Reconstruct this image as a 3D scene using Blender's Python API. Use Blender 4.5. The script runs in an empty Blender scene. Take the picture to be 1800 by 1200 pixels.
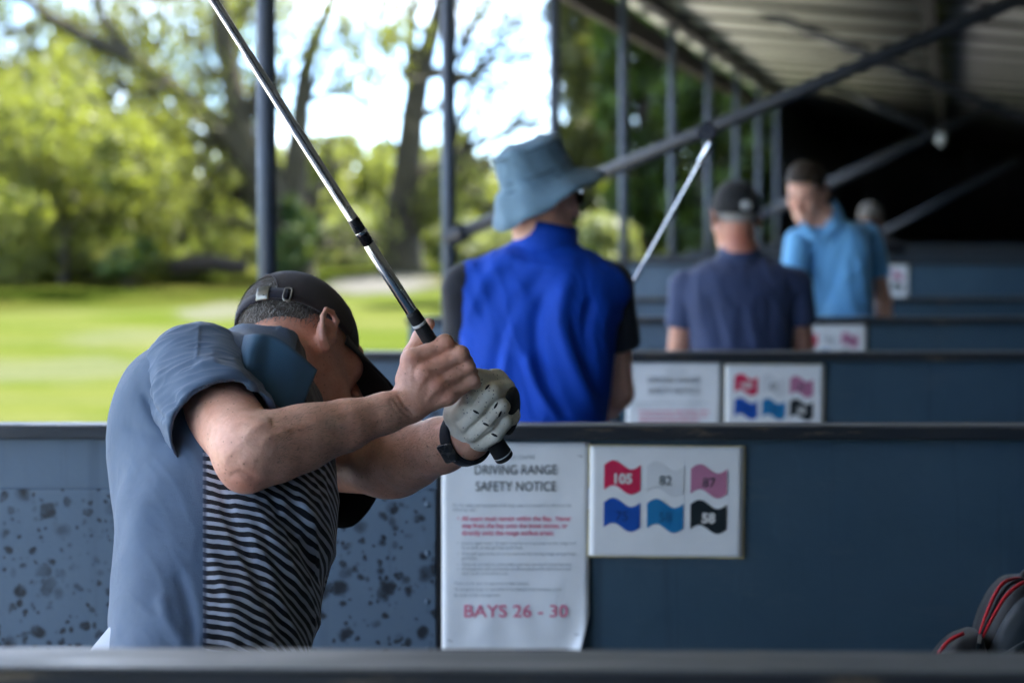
import bpy, bmesh, math, random
import numpy as np
from mathutils import Vector, Matrix
random.seed(7); rng = np.random.default_rng(7)
S = bpy.context.scene
COL = S.collection
# ------------------------------------------------------------------ camera, sky, sun, exposure
H = 1.54                      # eye height
FPX = 4212.0                  # focal length in pixels of an 1800 px wide picture
PITCH = math.atan(210 / FPX)
cam_d = bpy.data.cameras.new('camera'); cam = bpy.data.objects.new('camera', cam_d); COL.objects.link(cam)
cam.location = (0, 0, H); cam.rotation_euler = (math.radians(90) - PITCH, 0, 0)
cam_d.sensor_width = 36; cam_d.lens = FPX / 1800 * 36; cam_d.clip_start = 0.05; cam_d.clip_end = 2000
cam_d.dof.use_dof = True; cam_d.dof.focus_distance = 3.43; cam_d.dof.aperture_fstop = 3.9; cam_d.dof.aperture_blades = 9
S.camera = cam
SUN = Vector((0.36, 0.26, 0.90)).normalized()
w = bpy.data.worlds.new('World'); S.world = w; w.use_nodes = True
nt = w.node_tree; nt.nodes.clear()
out = nt.nodes.new('ShaderNodeOutputWorld'); bg = nt.nodes.new('ShaderNodeBackground'); sky = nt.nodes.new('ShaderNodeTexSky')
sky.sky_type = 'NISHITA'; sky.sun_disc = False
sky.sun_elevation = math.asin(SUN.z); sky.sun_rotation = math.atan2(SUN.x, SUN.y); sky.air_density = 0.55; sky.dust_density = 0.0; sky.ozone_density = 5.0
tc = nt.nodes.new('ShaderNodeTexCoord'); mp = nt.nodes.new('ShaderNodeMapping'); mp.inputs['Scale'].default_value = (1.6, 1.6, 4.2)
nz = nt.nodes.new('ShaderNodeTexNoise'); nz.inputs['Scale'].default_value = 2.2; nz.inputs['Detail'].default_value = 6; nz.inputs['Roughness'].default_value = 0.55
rp = nt.nodes.new('ShaderNodeValToRGB'); rp.color_ramp.elements[0].position = 0.47; rp.color_ramp.elements[1].position = 0.62
mx = nt.nodes.new('ShaderNodeMixRGB'); mx.inputs[2].default_value = (7.2, 7.6, 8.2, 1)      # sunlit cumulus
nt.links.new(tc.outputs['Generated'], mp.inputs['Vector']); nt.links.new(mp.outputs[0], nz.inputs['Vector']); nt.links.new(nz.outputs['Fac'], rp.inputs[0])
nt.links.new(rp.outputs[0], mx.inputs[0]); nt.links.new(sky.outputs[0], mx.inputs[1]); nt.links.new(mx.outputs[0], bg.inputs['Color'])
bg.inputs['Strength'].default_value = 0.12
nt.links.new(bg.outputs[0], out.inputs[0])
sd = bpy.data.lights.new('sun', 'SUN'); sd.energy = 4.0; sd.angle = math.radians(0.5); sd.color = (1.0, 0.95, 0.86)
so = bpy.data.objects.new('sun', sd); COL.objects.link(so); so.rotation_euler = (-SUN).to_track_quat('-Z', 'Y').to_euler()
S.view_settings.view_transform = 'Standard'; S.view_settings.look = 'None'; S.view_settings.exposure = 2.95; S.view_settings.gamma = 1.0
S.view_settings.use_curve_mapping = False
S.render.engine = 'CYCLES'; S.cycles.use_denoising = True; S.cycles.max_bounces = 6; S.cycles.diffuse_bounces = 4; S.cycles.glossy_bounces = 3; S.cycles.transmission_bounces = 3; S.cycles.use_adaptive_sampling = True; S.cycles.adaptive_threshold = 0.03
S.cycles.transparent_max_bounces = 8; S.cycles.sample_clamp_indirect = 6

def P(px, py, Y):
    """world point seen at pixel (px, py) of the 1800x1200 picture, on the plane y = Y"""
    cx, cy = (px - 900) / FPX, -(py - 600) / FPX
    dy = math.cos(PITCH) + cy * math.sin(PITCH); dz = -math.sin(PITCH) + cy * math.cos(PITCH)
    t = Y / dy
    return np.array([cx * t, Y, H + dz * t])
def proj(V):
    V = np.asarray(V, float); d = V - np.array([0, 0, H])
    f = d[:, 1] * math.cos(PITCH) - d[:, 2] * math.sin(PITCH); u = d[:, 1] * math.sin(PITCH) + d[:, 2] * math.cos(PITCH)
    return np.stack([900 + FPX * d[:, 0] / f, 600 - FPX * u / f], 1)

# ------------------------------------------------------------------ object helpers
def tag(o, label=None, cat=None, group=None, kind=None):
    if label: o['label'] = label
    if cat: o['category'] = cat
    if group: o['group'] = group
    if kind: o['kind'] = kind
    return o
def empty(name, loc=(0, 0, 0), rz=0):
    o = bpy.data.objects.new(name, None); COL.objects.link(o); o.location = loc; o.rotation_euler = (0, 0, rz); o.empty_display_size = .1
    return o
def mesh_np(name, V, F, m=None, parent=None, smooth=False, origin=None):
    """V (n,3), F (m,k) arrays -> linked object; if parented, V is taken in the parent's space unless origin is given (then V is world)"""
    V = np.asarray(V, np.float32); F = np.asarray(F, np.int32)
    if origin is not None: V = V - np.asarray(origin, np.float32)
    me = bpy.data.meshes.new(name); k = F.shape[1]
    me.vertices.add(len(V)); me.vertices.foreach_set('co', V.ravel())
    me.loops.add(F.size); me.loops.foreach_set('vertex_index', F.ravel())
    me.polygons.add(len(F)); me.polygons.foreach_set('loop_start', np.arange(0, F.size, k, dtype=np.int32)); me.polygons.foreach_set('loop_total', np.full(len(F), k, np.int32))
    if smooth: me.polygons.foreach_set('use_smooth', np.ones(len(F), bool))
    me.update(calc_edges=True); me.validate()
    o = bpy.data.objects.new(name, me); COL.objects.link(o)
    if m: me.materials.append(m)
    if parent: o.parent = parent
    return o
from mathutils import noise as MN
def wrinkle(V, Q, amp, freq, R=None, sharp=2.0, seed=0):
    """ridged cloth creases; freq per axis of the frame R (columns)"""
    N = normals(V, Q); L = V @ (np.eye(3) if R is None else R) * np.asarray(freq, float) + seed * 17.3
    n = np.fromiter((MN.noise(Vector(p)) for p in L), float, len(L)); m = np.fromiter((MN.noise(Vector(p)) for p in L * .37 + 5.1), float, len(L))
    r = (1 - np.minimum(1, np.abs(n) * 2.2)) ** sharp; return V + N * (amp * (r - .35) * np.clip(m * 1.8 + .55, 0, 1))[:, None]
class MB:
    """collects simple shapes, builds ONE mesh object"""
    def __init__(s): s.v = []; s.f = []
    def add(s, V, F):
        n = len(s.v); s.v += [tuple(map(float, p)) for p in V]; s.f += [tuple(i + n for i in f) for f in F]; return s
    def box(s, a, b, M=None):
        (x0, y0, z0), (x1, y1, z1) = a, b
        V = [(x0, y0, z0), (x1, y0, z0), (x1, y1, z0), (x0, y1, z0), (x0, y0, z1), (x1, y0, z1), (x1, y1, z1), (x0, y1, z1)]
        if M is not None: V = [M @ Vector(p) for p in V]
        return s.add(V, [(0, 3, 2, 1), (4, 5, 6, 7), (0, 1, 5, 4), (1, 2, 6, 5), (2, 3, 7, 6), (3, 0, 4, 7)])
    def bar(s, a, b, w, h, up=(0, 0, 1)):
        a, b = Vector(a), Vector(b); d = (b - a); L = d.length; d.normalize(); r = d.cross(Vector(up)).normalized(); u = r.cross(d)
        M = Matrix.Translation(a) @ Matrix((r, d, u)).transposed().to_4x4()
        return s.box((-w / 2, 0, -h / 2), (w / 2, L, h / 2), M)
    def tube(s, pts, rad, n=10, caps=True, closed=False):
        pts = [np.array(p, float) for p in pts]; m = len(pts)
        rad = [rad] * m if np.isscalar(rad) else list(rad)
        V = []; up = None
        for i in range(m):
            if closed: d = pts[(i + 1) % m] - pts[i - 1]
            else: d = pts[min(i + 1, m - 1)] - pts[max(i - 1, 0)]
            d = d / (np.linalg.norm(d) + 1e-12)
            if up is None: up = np.array([0, 0, 1.]) if abs(d[2]) < .9 else np.array([1., 0, 0])
            r = np.cross(d, up); r /= np.linalg.norm(r) + 1e-12; up = np.cross(r, d)
            for k in range(n):
                a = 2 * math.pi * k / n; V.append(pts[i] + rad[i] * (math.cos(a) * r + math.sin(a) * up))
        F = []
        for i in range(m if closed else m - 1):
            j = (i + 1) % m
            for k in range(n):
                q = (k + 1) % n; F.append((i * n + k, i * n + q, j * n + q, j * n + k))
        if caps and not closed: F.append(tuple(range(n))[::-1]); F.append(tuple((m - 1) * n + k for k in range(n)))
        return s.add(V, F)
    def lathe(s, prof, M=None, n=24):
        """prof: list of (r, z)"""
        V = []; F = []
        for r, z in prof:
            for k in range(n):
                a = 2 * math.pi * k / n; V.append(Vector((r * math.cos(a), r * math.sin(a), z)))
        if M is not None: V = [M @ p for p in V]
        for i in range(len(prof) - 1):
            for k in range(n):
                q = (k + 1) % n; F.append((i * n + k, i * n + q, (i + 1) * n + q, (i + 1) * n + k))
        return s.add(V, F)
    def build(s, name, m=None, parent=None, smooth=False, bevel=0, solid=0, sub=0):
        me = bpy.data.meshes.new(name); me.from_pydata(s.v, [], s.f); me.validate()
        o = bpy.data.objects.new(name, me); COL.objects.link(o)
        if m: me.materials.append(m)
        if parent: o.parent = parent
        bm = bmesh.new(); bm.from_mesh(me); bmesh.ops.recalc_face_normals(bm, faces=bm.faces); bm.to_mesh(me); bm.free()
        if smooth: me.polygons.foreach_set('use_smooth', np.ones(len(me.polygons), bool))
        if solid: md = o.modifiers.new('s', 'SOLIDIFY'); md.thickness = solid; md.offset = 0
        if bevel: md = o.modifiers.new('b', 'BEVEL'); md.width = bevel; md.segments = 2; md.limit_method = 'ANGLE'
        if sub: md = o.modifiers.new('d', 'SUBSURF'); md.levels = sub; md.render_levels = sub
        return o
def spline(pts, n=8):
    """Catmull-Rom through rows of pts (any number of columns)"""
    p = np.array(pts, float); p = np.vstack([2 * p[0] - p[1], p, 2 * p[-1] - p[-2]]); R = []
    for i in range(1, len(p) - 2):
        for k in range(n):
            t = k / n; a, b, c, d = p[i - 1], p[i], p[i + 1], p[i + 2]
            R.append(.5 * (2 * b + (c - a) * t + (2 * a - 5 * b + 4 * c - d) * t * t + (3 * b - a - 3 * c + d) * t ** 3))
    R.append(p[-2]); return np.array(R)
# ------------------------------------------------------------------ materials
class NB:
    """tiny node-graph helper"""
    def __init__(s, name):
        s.m = bpy.data.materials.new(name); s.m.use_nodes = True; s.t = s.m.node_tree; s.p = s.t.nodes['Principled BSDF']; s.o = s.t.nodes['Material Output']
    def n(s, typ, **kw):
        x = s.t.nodes.new('ShaderNode' + typ)
        for k, v in kw.items():
            if k in x.inputs: x.inputs[k].default_value = v
            else: setattr(x, k, v)
        return x
    def l(s, a, b): s.t.links.new(a, b)
    def coord(s, scale=(1, 1, 1), kind='Object'):
        c = s.n('TexCoord'); m = s.n('Mapping'); m.inputs['Scale'].default_value = scale; s.l(c.outputs[kind], m.inputs['Vector']); return m.outputs[0]
    def noise(s, vec, scale, detail=4, rough=.55, dist=0):
        x = s.n('TexNoise'); x.inputs['Scale'].default_value = scale; x.inputs['Detail'].default_value = detail; x.inputs['Roughness'].default_value = rough; x.inputs['Distortion'].default_value = dist
        s.l(vec, x.inputs['Vector']); return x.outputs['Fac']
    def ramp(s, fac, stops):
        x = s.n('ValToRGB'); e = x.color_ramp.elements
        while len(e) < len(stops): e.new(.5)
        for i, (p, c) in enumerate(stops): e[i].position = p; e[i].color = (*c, 1) if not np.isscalar(c) else (c, c, c, 1)
        s.l(fac, x.inputs[0]); return x.outputs[0]
    def mix(s, fac, a, b, mode='MIX'):
        x = s.n('MixRGB', blend_type=mode)
        for i, v in enumerate((fac, a, b)):
            if hasattr(v, 'is_linked') or hasattr(v, 'links'): s.l(v, x.inputs[i])
            elif i == 0: x.inputs[0].default_value = v
            else: x.inputs[i].default_value = (*v, 1)
        return x.outputs[0]
    def math(s, op, a, b=None, c=None):
        x = s.n('Math', operation=op)
        for i, v in enumerate((a, b, c)):
            if v is None: continue
            if hasattr(v, 'links'): s.l(v, x.inputs[i])
            else: x.inputs[i].default_value = v
        return x.outputs[0]
    def dot(s, vec, d):
        x = s.n('VectorMath', operation='DOT_PRODUCT'); s.l(vec, x.inputs[0]); x.inputs[1].default_value = tuple(map(float, d)); return x.outputs['Value']
    def bump(s, h, strength=.3, dist=.01):
        x = s.n('Bump'); x.inputs['Strength'].default_value = strength; x.inputs['Distance'].default_value = dist; s.l(h, x.inputs['Height']); s.l(x.outputs[0], s.p.inputs['Normal']); return x
    def set(s, **kw):
        for k, v in kw.items():
            k = k.replace('_', ' ')
            if hasattr(v, 'links'): s.l(v, s.p.inputs[k])
            elif isinstance(v, tuple) and len(v) == 3 and k != 'Subsurface Radius': s.p.inputs[k].default_value = (*v, 1)
            else: s.p.inputs[k].default_value = v
        return s
MATS = {}
def plain(name, col, rough=.6, var=.18, scale=8, metal=0, bump=.15, bscale=60, bdist=.002, spec=.5):
    if name in MATS: return MATS[name]
    b = NB(name); c = b.coord()
    f = b.noise(c, scale, 5); dark = tuple(x * (1 - var) for x in col); lite = tuple(min(1, x * (1 + var)) for x in col)
    b.set(Base_Color=b.ramp(f, [(.3, dark), (.7, lite)]), Metallic=metal, Specular_IOR_Level=spec)
    b.set(Roughness=b.ramp(b.noise(c, scale * 2.3, 3), [(.3, max(0, rough - .08)), (.7, min(1, rough + .08))]))
    if bump: b.bump(b.noise(c, bscale, 4), bump, bdist)
    MATS[name] = b.m; return b.m
def foliage(name, a, bcol, c3, trans=.45, scale=.9):
    if name in MATS: return MATS[name]
    b = NB(name); c = b.coord()
    f = b.noise(c, scale, 4, .6); g = b.n('NewGeometry'); f2 = b.math('ADD', b.math('MULTIPLY', f, .65), b.math('MULTIPLY', g.outputs['Random Per Island'], .35))
    col = b.ramp(f2, [(.28, a), (.5, bcol), (.72, c3)])
    b.set(Base_Color=col, Roughness=.55, Specular_IOR_Level=.3)
    t = b.n('BsdfTranslucent'); b.l(b.mix(.5, col, (.35, .42, .03), 'MIX'), t.inputs['Color'])
    m = b.n('MixShader'); m.inputs[0].default_value = trans; b.l(b.p.outputs[0], m.inputs[1]); b.l(t.outputs[0], m.inputs[2]); b.l(m.outputs[0], b.o.inputs['Surface'])
    MATS[name] = b.m; return b.m
# ------------------------------------------------------------------ ground
def rowx(Y): return (1676 - 900) / FPX * Y          # line of the bays: lateral 0 of the row at depth Y
POST_L = -2.07                                      # the front posts' lateral offset
BAY = 2.6
DIVY = [2.125] + [BAY * (1.78 + i) for i in range(9)]      # depths of the bay dividers
def gz(X, Y):
    z = np.interp(Y, [-50, 26, 40, 46, 60, 90, 140, 400], [0, 0, .21, .50, .80, 2.2, 3.5, 4.0])
    return z - .004
def ground():
    xs = np.concatenate([np.linspace(-300, -40, 14), np.linspace(-36, 36, 73), np.linspace(40, 300, 14)])
    ys = np.concatenate([np.linspace(-60, 0, 8), np.linspace(2, 100, 99), np.linspace(110, 700, 20)])
    X, Y = np.meshgrid(xs, ys); Z = gz(X, Y)
    out_ = np.clip((Y - 28) / 8, 0, 1); Z = Z + out_ * (.05 * np.sin(X * .5 + 1) + .04 * np.sin(Y * .7 + X * .3))
    V = np.stack([X, Y, Z], -1).reshape(-1, 3); nx = len(xs)
    i = np.arange(len(ys) - 1)[:, None] * nx + np.arange(nx - 1)[None]; F = np.stack([i, i + 1, i + nx + 1, i + nx], -1).reshape(-1, 4)
    b = NB('grass_turf'); c = b.coord()
    streak = b.noise(b.coord((.30, .62, 1)), 1.0, 5, .6); fine = b.noise(c, 9, 4); big = b.noise(c, .35, 4)
    mown = b.mix(b.ramp(streak, [(.34, 0), (.66, 1)]), (.036, .055, .006), (.064, .074, .018))
    mown = b.mix(b.ramp(b.noise(b.coord((.25, .5, 1)), 1.3, 4, .6), [(.45, 0), (.75, .75)]), mown, (.084, .086, .036))
    mown = b.mix(b.ramp(fine, [(.4, 0), (.75, .4)]), mown, (.022, .038, .003))
    rough = b.mix(b.ramp(big, [(.35, 0), (.65, 1)]), (.016, .026, .003), (.045, .046, .011))
    sp = b.n('SeparateXYZ'); b.l(c, sp.inputs[0])
    edge = b.math('ADD', b.math('ADD', sp.outputs['Y'], b.math('MULTIPLY', b.math('ADD', sp.outputs['X'], 4.), -.75)), b.math('MULTIPLY', b.math('SUBTRACT', big, .5), 4))
    col = b.mix(b.ramp(b.math('DIVIDE', edge, 100.), [(.392, 0), (.418, 1)]), mown, rough)
    for (px, py, Y, rx, ry, st) in ((668, 495, 44.5, 1.25, 3.0, .95), (395, 536, 38, .9, 2.4, .6), (90, 655, 25, 1.6, 2.5, .3), (250, 600, 31, 1.2, 2.5, .25)):      # worn, pale sandy ground
        q = P(px, py, Y); dx = b.math('DIVIDE', b.math('SUBTRACT', sp.outputs['X'], float(q[0])), rx); dy = b.math('DIVIDE', b.math('SUBTRACT', sp.outputs['Y'], Y), ry)
        d = b.math('SQRT', b.math('ADD', b.math('MULTIPLY', dx, dx), b.math('MULTIPLY', dy, dy))); d = b.math('ADD', d, b.math('MULTIPLY', b.math('SUBTRACT', b.noise(c, 1.6, 4, .65), .5), 1.3))
        col = b.mix(b.math('MULTIPLY', b.ramp(d, [(.55, 1), (1.15, 0)]), st), col, (.085, .084, .078))
    b.set(Base_Color=col, Roughness=1., Specular_IOR_Level=0.)
    b.bump(fine, .6, .05)
    o = mesh_np('ground', V, F, b.m, smooth=True); tag(o, kind='structure')
ground()
def strip(name, L0, L1, Y0, Y1, z0, z1, m, n=1):
    mb = MB(); mb.add([(rowx(y) + l, y, z) for z in (z0, z1) for y in (Y0, Y1) for l in (L0, L1)], [(0, 1, 3, 2), (4, 5, 7, 6), (0, 1, 5, 4), (1, 3, 7, 5), (3, 2, 6, 7), (2, 0, 4, 6)])
    return tag(mb.build(name, m), kind='structure')
M_conc = plain('concrete', (.11, .108, .10), .85, .2, 3, bump=.3, bscale=25, bdist=.004)
strip('bay_floor', -2.45, 5.2, -8, 13.6, -.2, .02, M_conc)
strip('bay_floor_raised', -2.45, 5.2, 13.6, 44.2, -.2, .19, M_conc)
strip('loose_stones', -6.3, -2.46, -8, 31, -.2, .006, plain('loose_stone_gravel', (.52, .50, .46), .9, .3, 25, bump=.8, bscale=40, bdist=.03))
# ------------------------------------------------------------------ bay shelter: posts, braces, roof, walls
M_post = plain('post_paint', (.025, .036, .051), .42, .25, 6, bump=.1, bscale=30)
M_dark = plain('dark_timber', (.014, .0115, .009), .8, .4, 5, bump=.4, bscale=22, bdist=.004)
M_fascia = plain('brown_fascia', (.026, .014, .008), .8, .4, 4, bump=.4, bscale=20, bdist=.004)
M_black = plain('shade_black_boarding', (.0075, .008, .010), .85, .3, 4, bump=.3, bscale=14, bdist=.006)  # near-black stands in for deep interior shade on walls; also colours sheet joints
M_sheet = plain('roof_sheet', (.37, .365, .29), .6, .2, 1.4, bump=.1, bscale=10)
shelter = tag(empty('driving_range_shelter', (0, 0, 0)), 'open fronted bay shelter with blue grey posts and corrugated roof', 'building')
def roof_z(L, Y): return 3.13 - .08 * (L + 2.3)
POSTS = [BAY * (2.78 + i) for i in range(-3, 9)]
for Y in POSTS:
    x = rowx(Y) + POST_L; zt = roof_z(POST_L, Y) - .10; r = .024
    fl = .02 if Y < 13.6 else .19
    mb = MB(); mb.tube([(x, Y, fl), (x, Y, zt)], .0295, 16); o = mb.build('post', M_post, shelter, smooth=False)
    for p in o.data.polygons: p.use_smooth = len(p.vertices) == 4
    MB().box((x - .06, Y - .06, fl), (x + .06, Y + .06, fl + .012)).build('base_plate', M_post, o); MB().box((x - .05, Y - .05, zt - .01), (x + .05, Y + .05, zt)).build('head_plate', M_post, o)
M_brace = plain('dark_brace_paint', (.017, .021, .028), .45, .3, 6, bump=.1, bscale=30)
def brace(a, b, r, name='brace'):
    mb = MB(); mb.tube([a, b], r, 12); o = mb.build(name, M_brace, shelter)
    for p in o.data.polygons: p.use_smooth = len(p.vertices) == 4
    d = (b - a) / np.linalg.norm(b - a)
    MB().tube([a - d * .01, a + d * .07], r * 1.5, 12).build('clamp', M_brace, o, smooth=False)
    return o
brace(P(790, 418, 9.83), P(1840, -22, 8.7), .027)
brace(P(1338, 380, 25.4), P(1760, 178, 25.0), .05)
brace(P(1500, 437, 27.6), P(1790, 280, 27.4), .04)
brace(P(1270, -8, 17.6), P(1830, 220, 17.4), .036)
brace(P(1450, 145, 25.6), P(1640, 232, 25.5), .04)
# roof: profiled sheets laid between rafters
M_sheet2 = plain('grey_shaded_roof_sheet', (.16, .16, .155), .6, .2, 1.4, bump=.1, bscale=10)  # darker copy of the front sheet; part of its grey stands for shade
def sheet(L0, L1, Y0, Y1, name):
    n = int((Y1 - Y0) / .0475); V = []; F = []
    for i in range(n + 1):
        y = Y0 + (Y1 - Y0) * i / n; q = i % 4; dz = (0, .0, .016, .016)[q]
        for L in (L0, (L0 + L1) / 2, L1): V.append((rowx(y) + L, y, roof_z(L, y) + dz))
    for i in range(n):
        for j in range(2): a = i * 3 + j; F.append((a, a + 1, a + 4, a + 3))
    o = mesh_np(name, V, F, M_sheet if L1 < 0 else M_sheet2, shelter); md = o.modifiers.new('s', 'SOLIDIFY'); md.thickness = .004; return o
Yr = [-8 + 1.45 * i for i in range(37)]
for i in range(len(Yr) - 1):
    y0, y1 = Yr[i] + .0, Yr[i + 1]
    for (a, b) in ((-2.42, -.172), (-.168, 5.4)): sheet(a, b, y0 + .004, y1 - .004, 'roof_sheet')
    y = Yr[i]
    mb = MB(); mb.add([(rowx(y) + L + s * 0, y + s * .03, roof_z(L, y) - z) for s in (-1, 1) for L in (-2.38, 5.35) for z in (.004, .032)], [(0, 1, 3, 2), (4, 5, 7, 6), (0, 1, 5, 4), (2, 3, 7, 6), (0, 2, 6, 4), (1, 3, 7, 5)])
    mb.build('rafter', M_dark, shelter)
strip_ = MB(); strip_.add([(rowx(y) + L, y, roof_z(L, y) + dz) for dz in (.045, .065) for y in (-8.05, 44.3) for L in (-2.45, 5.45)], [(0, 1, 3, 2), (4, 5, 7, 6), (0, 1, 5, 4), (1, 3, 7, 5), (3, 2, 6, 7), (2, 0, 4, 6)]); strip_.build('roof_light_blocker', M_dark, shelter)  # unseen cover added above the sheets to stop sun leaking between them
def long_beam(L, zt, zb, wdt, name, m, Y0=-8, Y1=44.0):
    mb = MB(); mb.add([(rowx(y) + L + dx, y, roof_z(L, y) - z) for y in (Y0, Y1) for dx in (-wdt / 2, wdt / 2) for z in (zt, zb)], [(0, 1, 3, 2), (4, 5, 7, 6), (0, 1, 5, 4), (2, 3, 7, 6), (0, 2, 6, 4), (1, 3, 7, 5)])
    return mb.build(name, m, shelter)
long_beam(-.17, .034, .17, .09, 'roof_beam', M_dark)
long_beam(POST_L, .034, .13, .08, 'front_beam', M_dark)
long_beam(-2.36, .103, .26, .05, 'fascia_board', M_fascia, Y1=28.2)
# back wall and dark end wall, boarded
for i in range(58):
    y0 = -8 + .905 * i; mb = MB()
    mb.add([(rowx(y) + l, y, z) for y in (y0, y0 + .9) for l in (5.0, 5.04) for z in (0, roof_z(5.0, 0) - .12)], [(0, 1, 3, 2), (4, 5, 7, 6), (0, 1, 5, 4), (2, 3, 7, 6), (0, 2, 6, 4), (1, 3, 7, 5)]); mb.build('wall_board', M_black, shelter)
for i in range(24):
    l0 = -2.16 + .302 * i; y = 44.0; x = rowx(y) + l0; MB().box((x, y + (i % 2) * .012, 0.1), (x + .298, y + .05, roof_z(l0 + .3, y) + .02)).build('end_board', M_black, shelter)

for i in range(18):      # the far section is boarded in along its front
    y0 = 28.3 + .875 * i; mb = MB(); q = (i % 2) * .01
    mb.add([(rowx(y) + l, y, z) for y in (y0, y0 + .87) for l in (-2.10 - q, -2.06 - q) for z in (0, roof_z(-2.1, 0) + .02)], [(0, 1, 3, 2), (4, 5, 7, 6), (0, 1, 5, 4), (2, 3, 7, 6), (0, 2, 6, 4), (1, 3, 7, 5)]); mb.build('front_wall_board', M_black, shelter)
for i in range(24):      # unseen board wall added behind the camera so light enters from the left
    l0 = -2.16 + .302 * i; y = -5.6; x = rowx(y) + l0; MB().box((x, y + (i % 2) * .012, 0.0), (x + .298, y + .05, roof_z(l0 + .3, y) + .02)).build('near_end_light_block', M_black, shelter)

# ------------------------------------------------------------------ bay dividers
def paint(name, spots, ca=(.076, .118, .168), cb=(.102, .150, .206)):
    b = NB(name); c = b.coord()
    base = b.ramp(b.noise(c, 2.2, 5, .6), [(.3, ca), (.7, cb)])
    scuff = b.ramp(b.noise(b.coord((3, 3, .7)), 9, 6, .7), [(.60, 0), (.78, .35)])
    base = b.mix(scuff, base, tuple(x * 1.5 for x in cb))
    drip = b.ramp(b.noise(b.coord((26, 26, 1.1)), 1.0, 5, .65), [(.56, 0), (.74, .5)]); base = b.mix(drip, base, tuple(x * .55 for x in ca))
    smear = b.ramp(b.noise(b.coord((1.4, 1.4, 7)), 2.0, 5, .7), [(.58, 0), (.8, .3)]); base = b.mix(smear, base, (.16, .17, .175))
    vn = b.n('TexVoronoi'); vn.inputs['Scale'].default_value = 9.; b.l(b.coord((1, 1, .6)), vn.inputs['Vector']); sv_ = b.n('SeparateColor'); b.l(vn.outputs['Color'], sv_.inputs[0])
    nick = b.math('MULTIPLY', b.math('LESS_THAN', vn.outputs['Distance'], .055), b.math('GREATER_THAN', sv_.outputs[0], .62)); base = b.mix(b.math('MULTIPLY', nick, .85), base, (.008, .012, .016))
    hgt = b.math('SUBTRACT', b.noise(c, 26, 4), nick)
    if spots:
        wob = b.n('VectorMath', operation='ADD'); nz_ = b.n('TexNoise'); nz_.inputs['Scale'].default_value = 22; b.l(c, nz_.inputs['Vector'])
        sc = b.n('VectorMath', operation='SCALE'); sc.inputs['Scale'].default_value = .03; b.l(nz_.outputs['Color'], sc.inputs[0]); b.l(c, wob.inputs[0]); b.l(sc.outputs[0], wob.inputs[1])
        tot = None
        for scale, r0, keep in ((22., .44, .22), (40., .46, .30), (13., .26, .40), (70., .46, .45)):
            v = b.n('TexVoronoi', feature='F1', voronoi_dimensions='3D'); v.inputs['Scale'].default_value = scale; b.l(wob.outputs[0], v.inputs['Vector'])
            sepc = b.n('SeparateColor'); b.l(v.outputs['Color'], sepc.inputs[0])
            q = b.math('DIVIDE', v.outputs['Distance'], b.math('ADD', b.math('MULTIPLY', sepc.outputs[1], r0 * .65), r0 * .35))
            f = b.math('MAXIMUM', b.math('SUBTRACT', 1., b.math('MULTIPLY', q, q)), 0.)
            f = b.math('MULTIPLY', b.math('MULTIPLY', f, b.math('GREATER_THAN', sepc.outputs[0], keep)), b.math('ADD', b.math('MULTIPLY', sepc.outputs[2], 1.9), .3))
            tot = f if tot is None else b.math('MAXIMUM', tot, f)
        tot = b.math('MINIMUM', tot, 1.)
        tot = b.math('MULTIPLY', tot, b.ramp(b.noise(c, 6.5, 3, .6), [(.30, .40), (.48, 1)]))
        tot = b.math('MULTIPLY', tot, b.ramp(b.noise(c, 60, 4, .7), [(.30, .45), (.62, 1)]))
        base = b.mix(b.math('MINIMUM', b.math('MULTIPLY', tot, 1.25), .97), base, (.005, .008, .012)); hgt = b.math('SUBTRACT', hgt, b.math('MULTIPLY', tot, .25))
    b.set(Base_Color=base, Roughness=b.ramp(b.noise(c, 12, 4), [(.3, .38), (.7, .55)]), Specular_IOR_Level=.5); b.bump(hgt, .35, .004)
    return b.m
M_panel = paint('blue_panel_falloff_paint', False, (.034, .074, .112), (.050, .098, .142)); M_board = paint('weathered_board_paint', False); M_kick = paint('dented_sheet_paint', True)  # panel blue is darker than the boards, also carrying the light's falloff inwards
def cap_mat():
    b = NB('worn_black_rail'); c = b.coord((.6, 4, 4))
    wear = b.ramp(b.noise(c, 9, 6, .7), [(.60, 0), (.68, 1)])
    b.set(Base_Color=b.mix(wear, (.020, .024, .030), (.14, .11, .075)), Roughness=b.ramp(b.noise(c, 6, 4), [(.3, .28), (.7, .5)])); b.bump(b.noise(c, 20, 5), .3, .004); return b.m
M_cap = cap_mat()
def cap_top_mat():
    b = NB('pale_rail_top'); c = b.coord((.8, 4, 4))  # top face coloured paler than the rail it lies on
    b.set(Base_Color=b.ramp(b.noise(c, 7, 6, .7), [(.3, (.06, .068, .074)), (.6, (.125, .135, .14)), (.75, (.06, .05, .04))]), Roughness=b.ramp(b.noise(c, 11, 4), [(.3, .38), (.7, .6)])); b.bump(b.noise(c, 16, 5), .3, .003); return b.m
M_captop = cap_top_mat()
M_screw = plain('screw_steel', (.22, .23, .25), .4, .2, 20, metal=.8)
DIV = []
ORD = ['nearest blue bay divider, a blurred rail along the bottom edge', 'blue bay divider with dented steel sheet and safety notice behind the swinging golfer', 'blue bay divider between the man in blue vest and the man in navy polo', 'blue bay divider in front of the man in light blue polo',
       'blue bay divider right behind the man in light blue polo', 'taller looking blue bay divider where the floor steps up, with a half hidden flag sign', 'first plain blue divider beyond the step in the floor', 'second plain blue divider beyond the step in the floor', 'third plain blue divider beyond the step, deep in the shade', 'farthest blue divider in front of the dark end wall']
TOPZ = []
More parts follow.
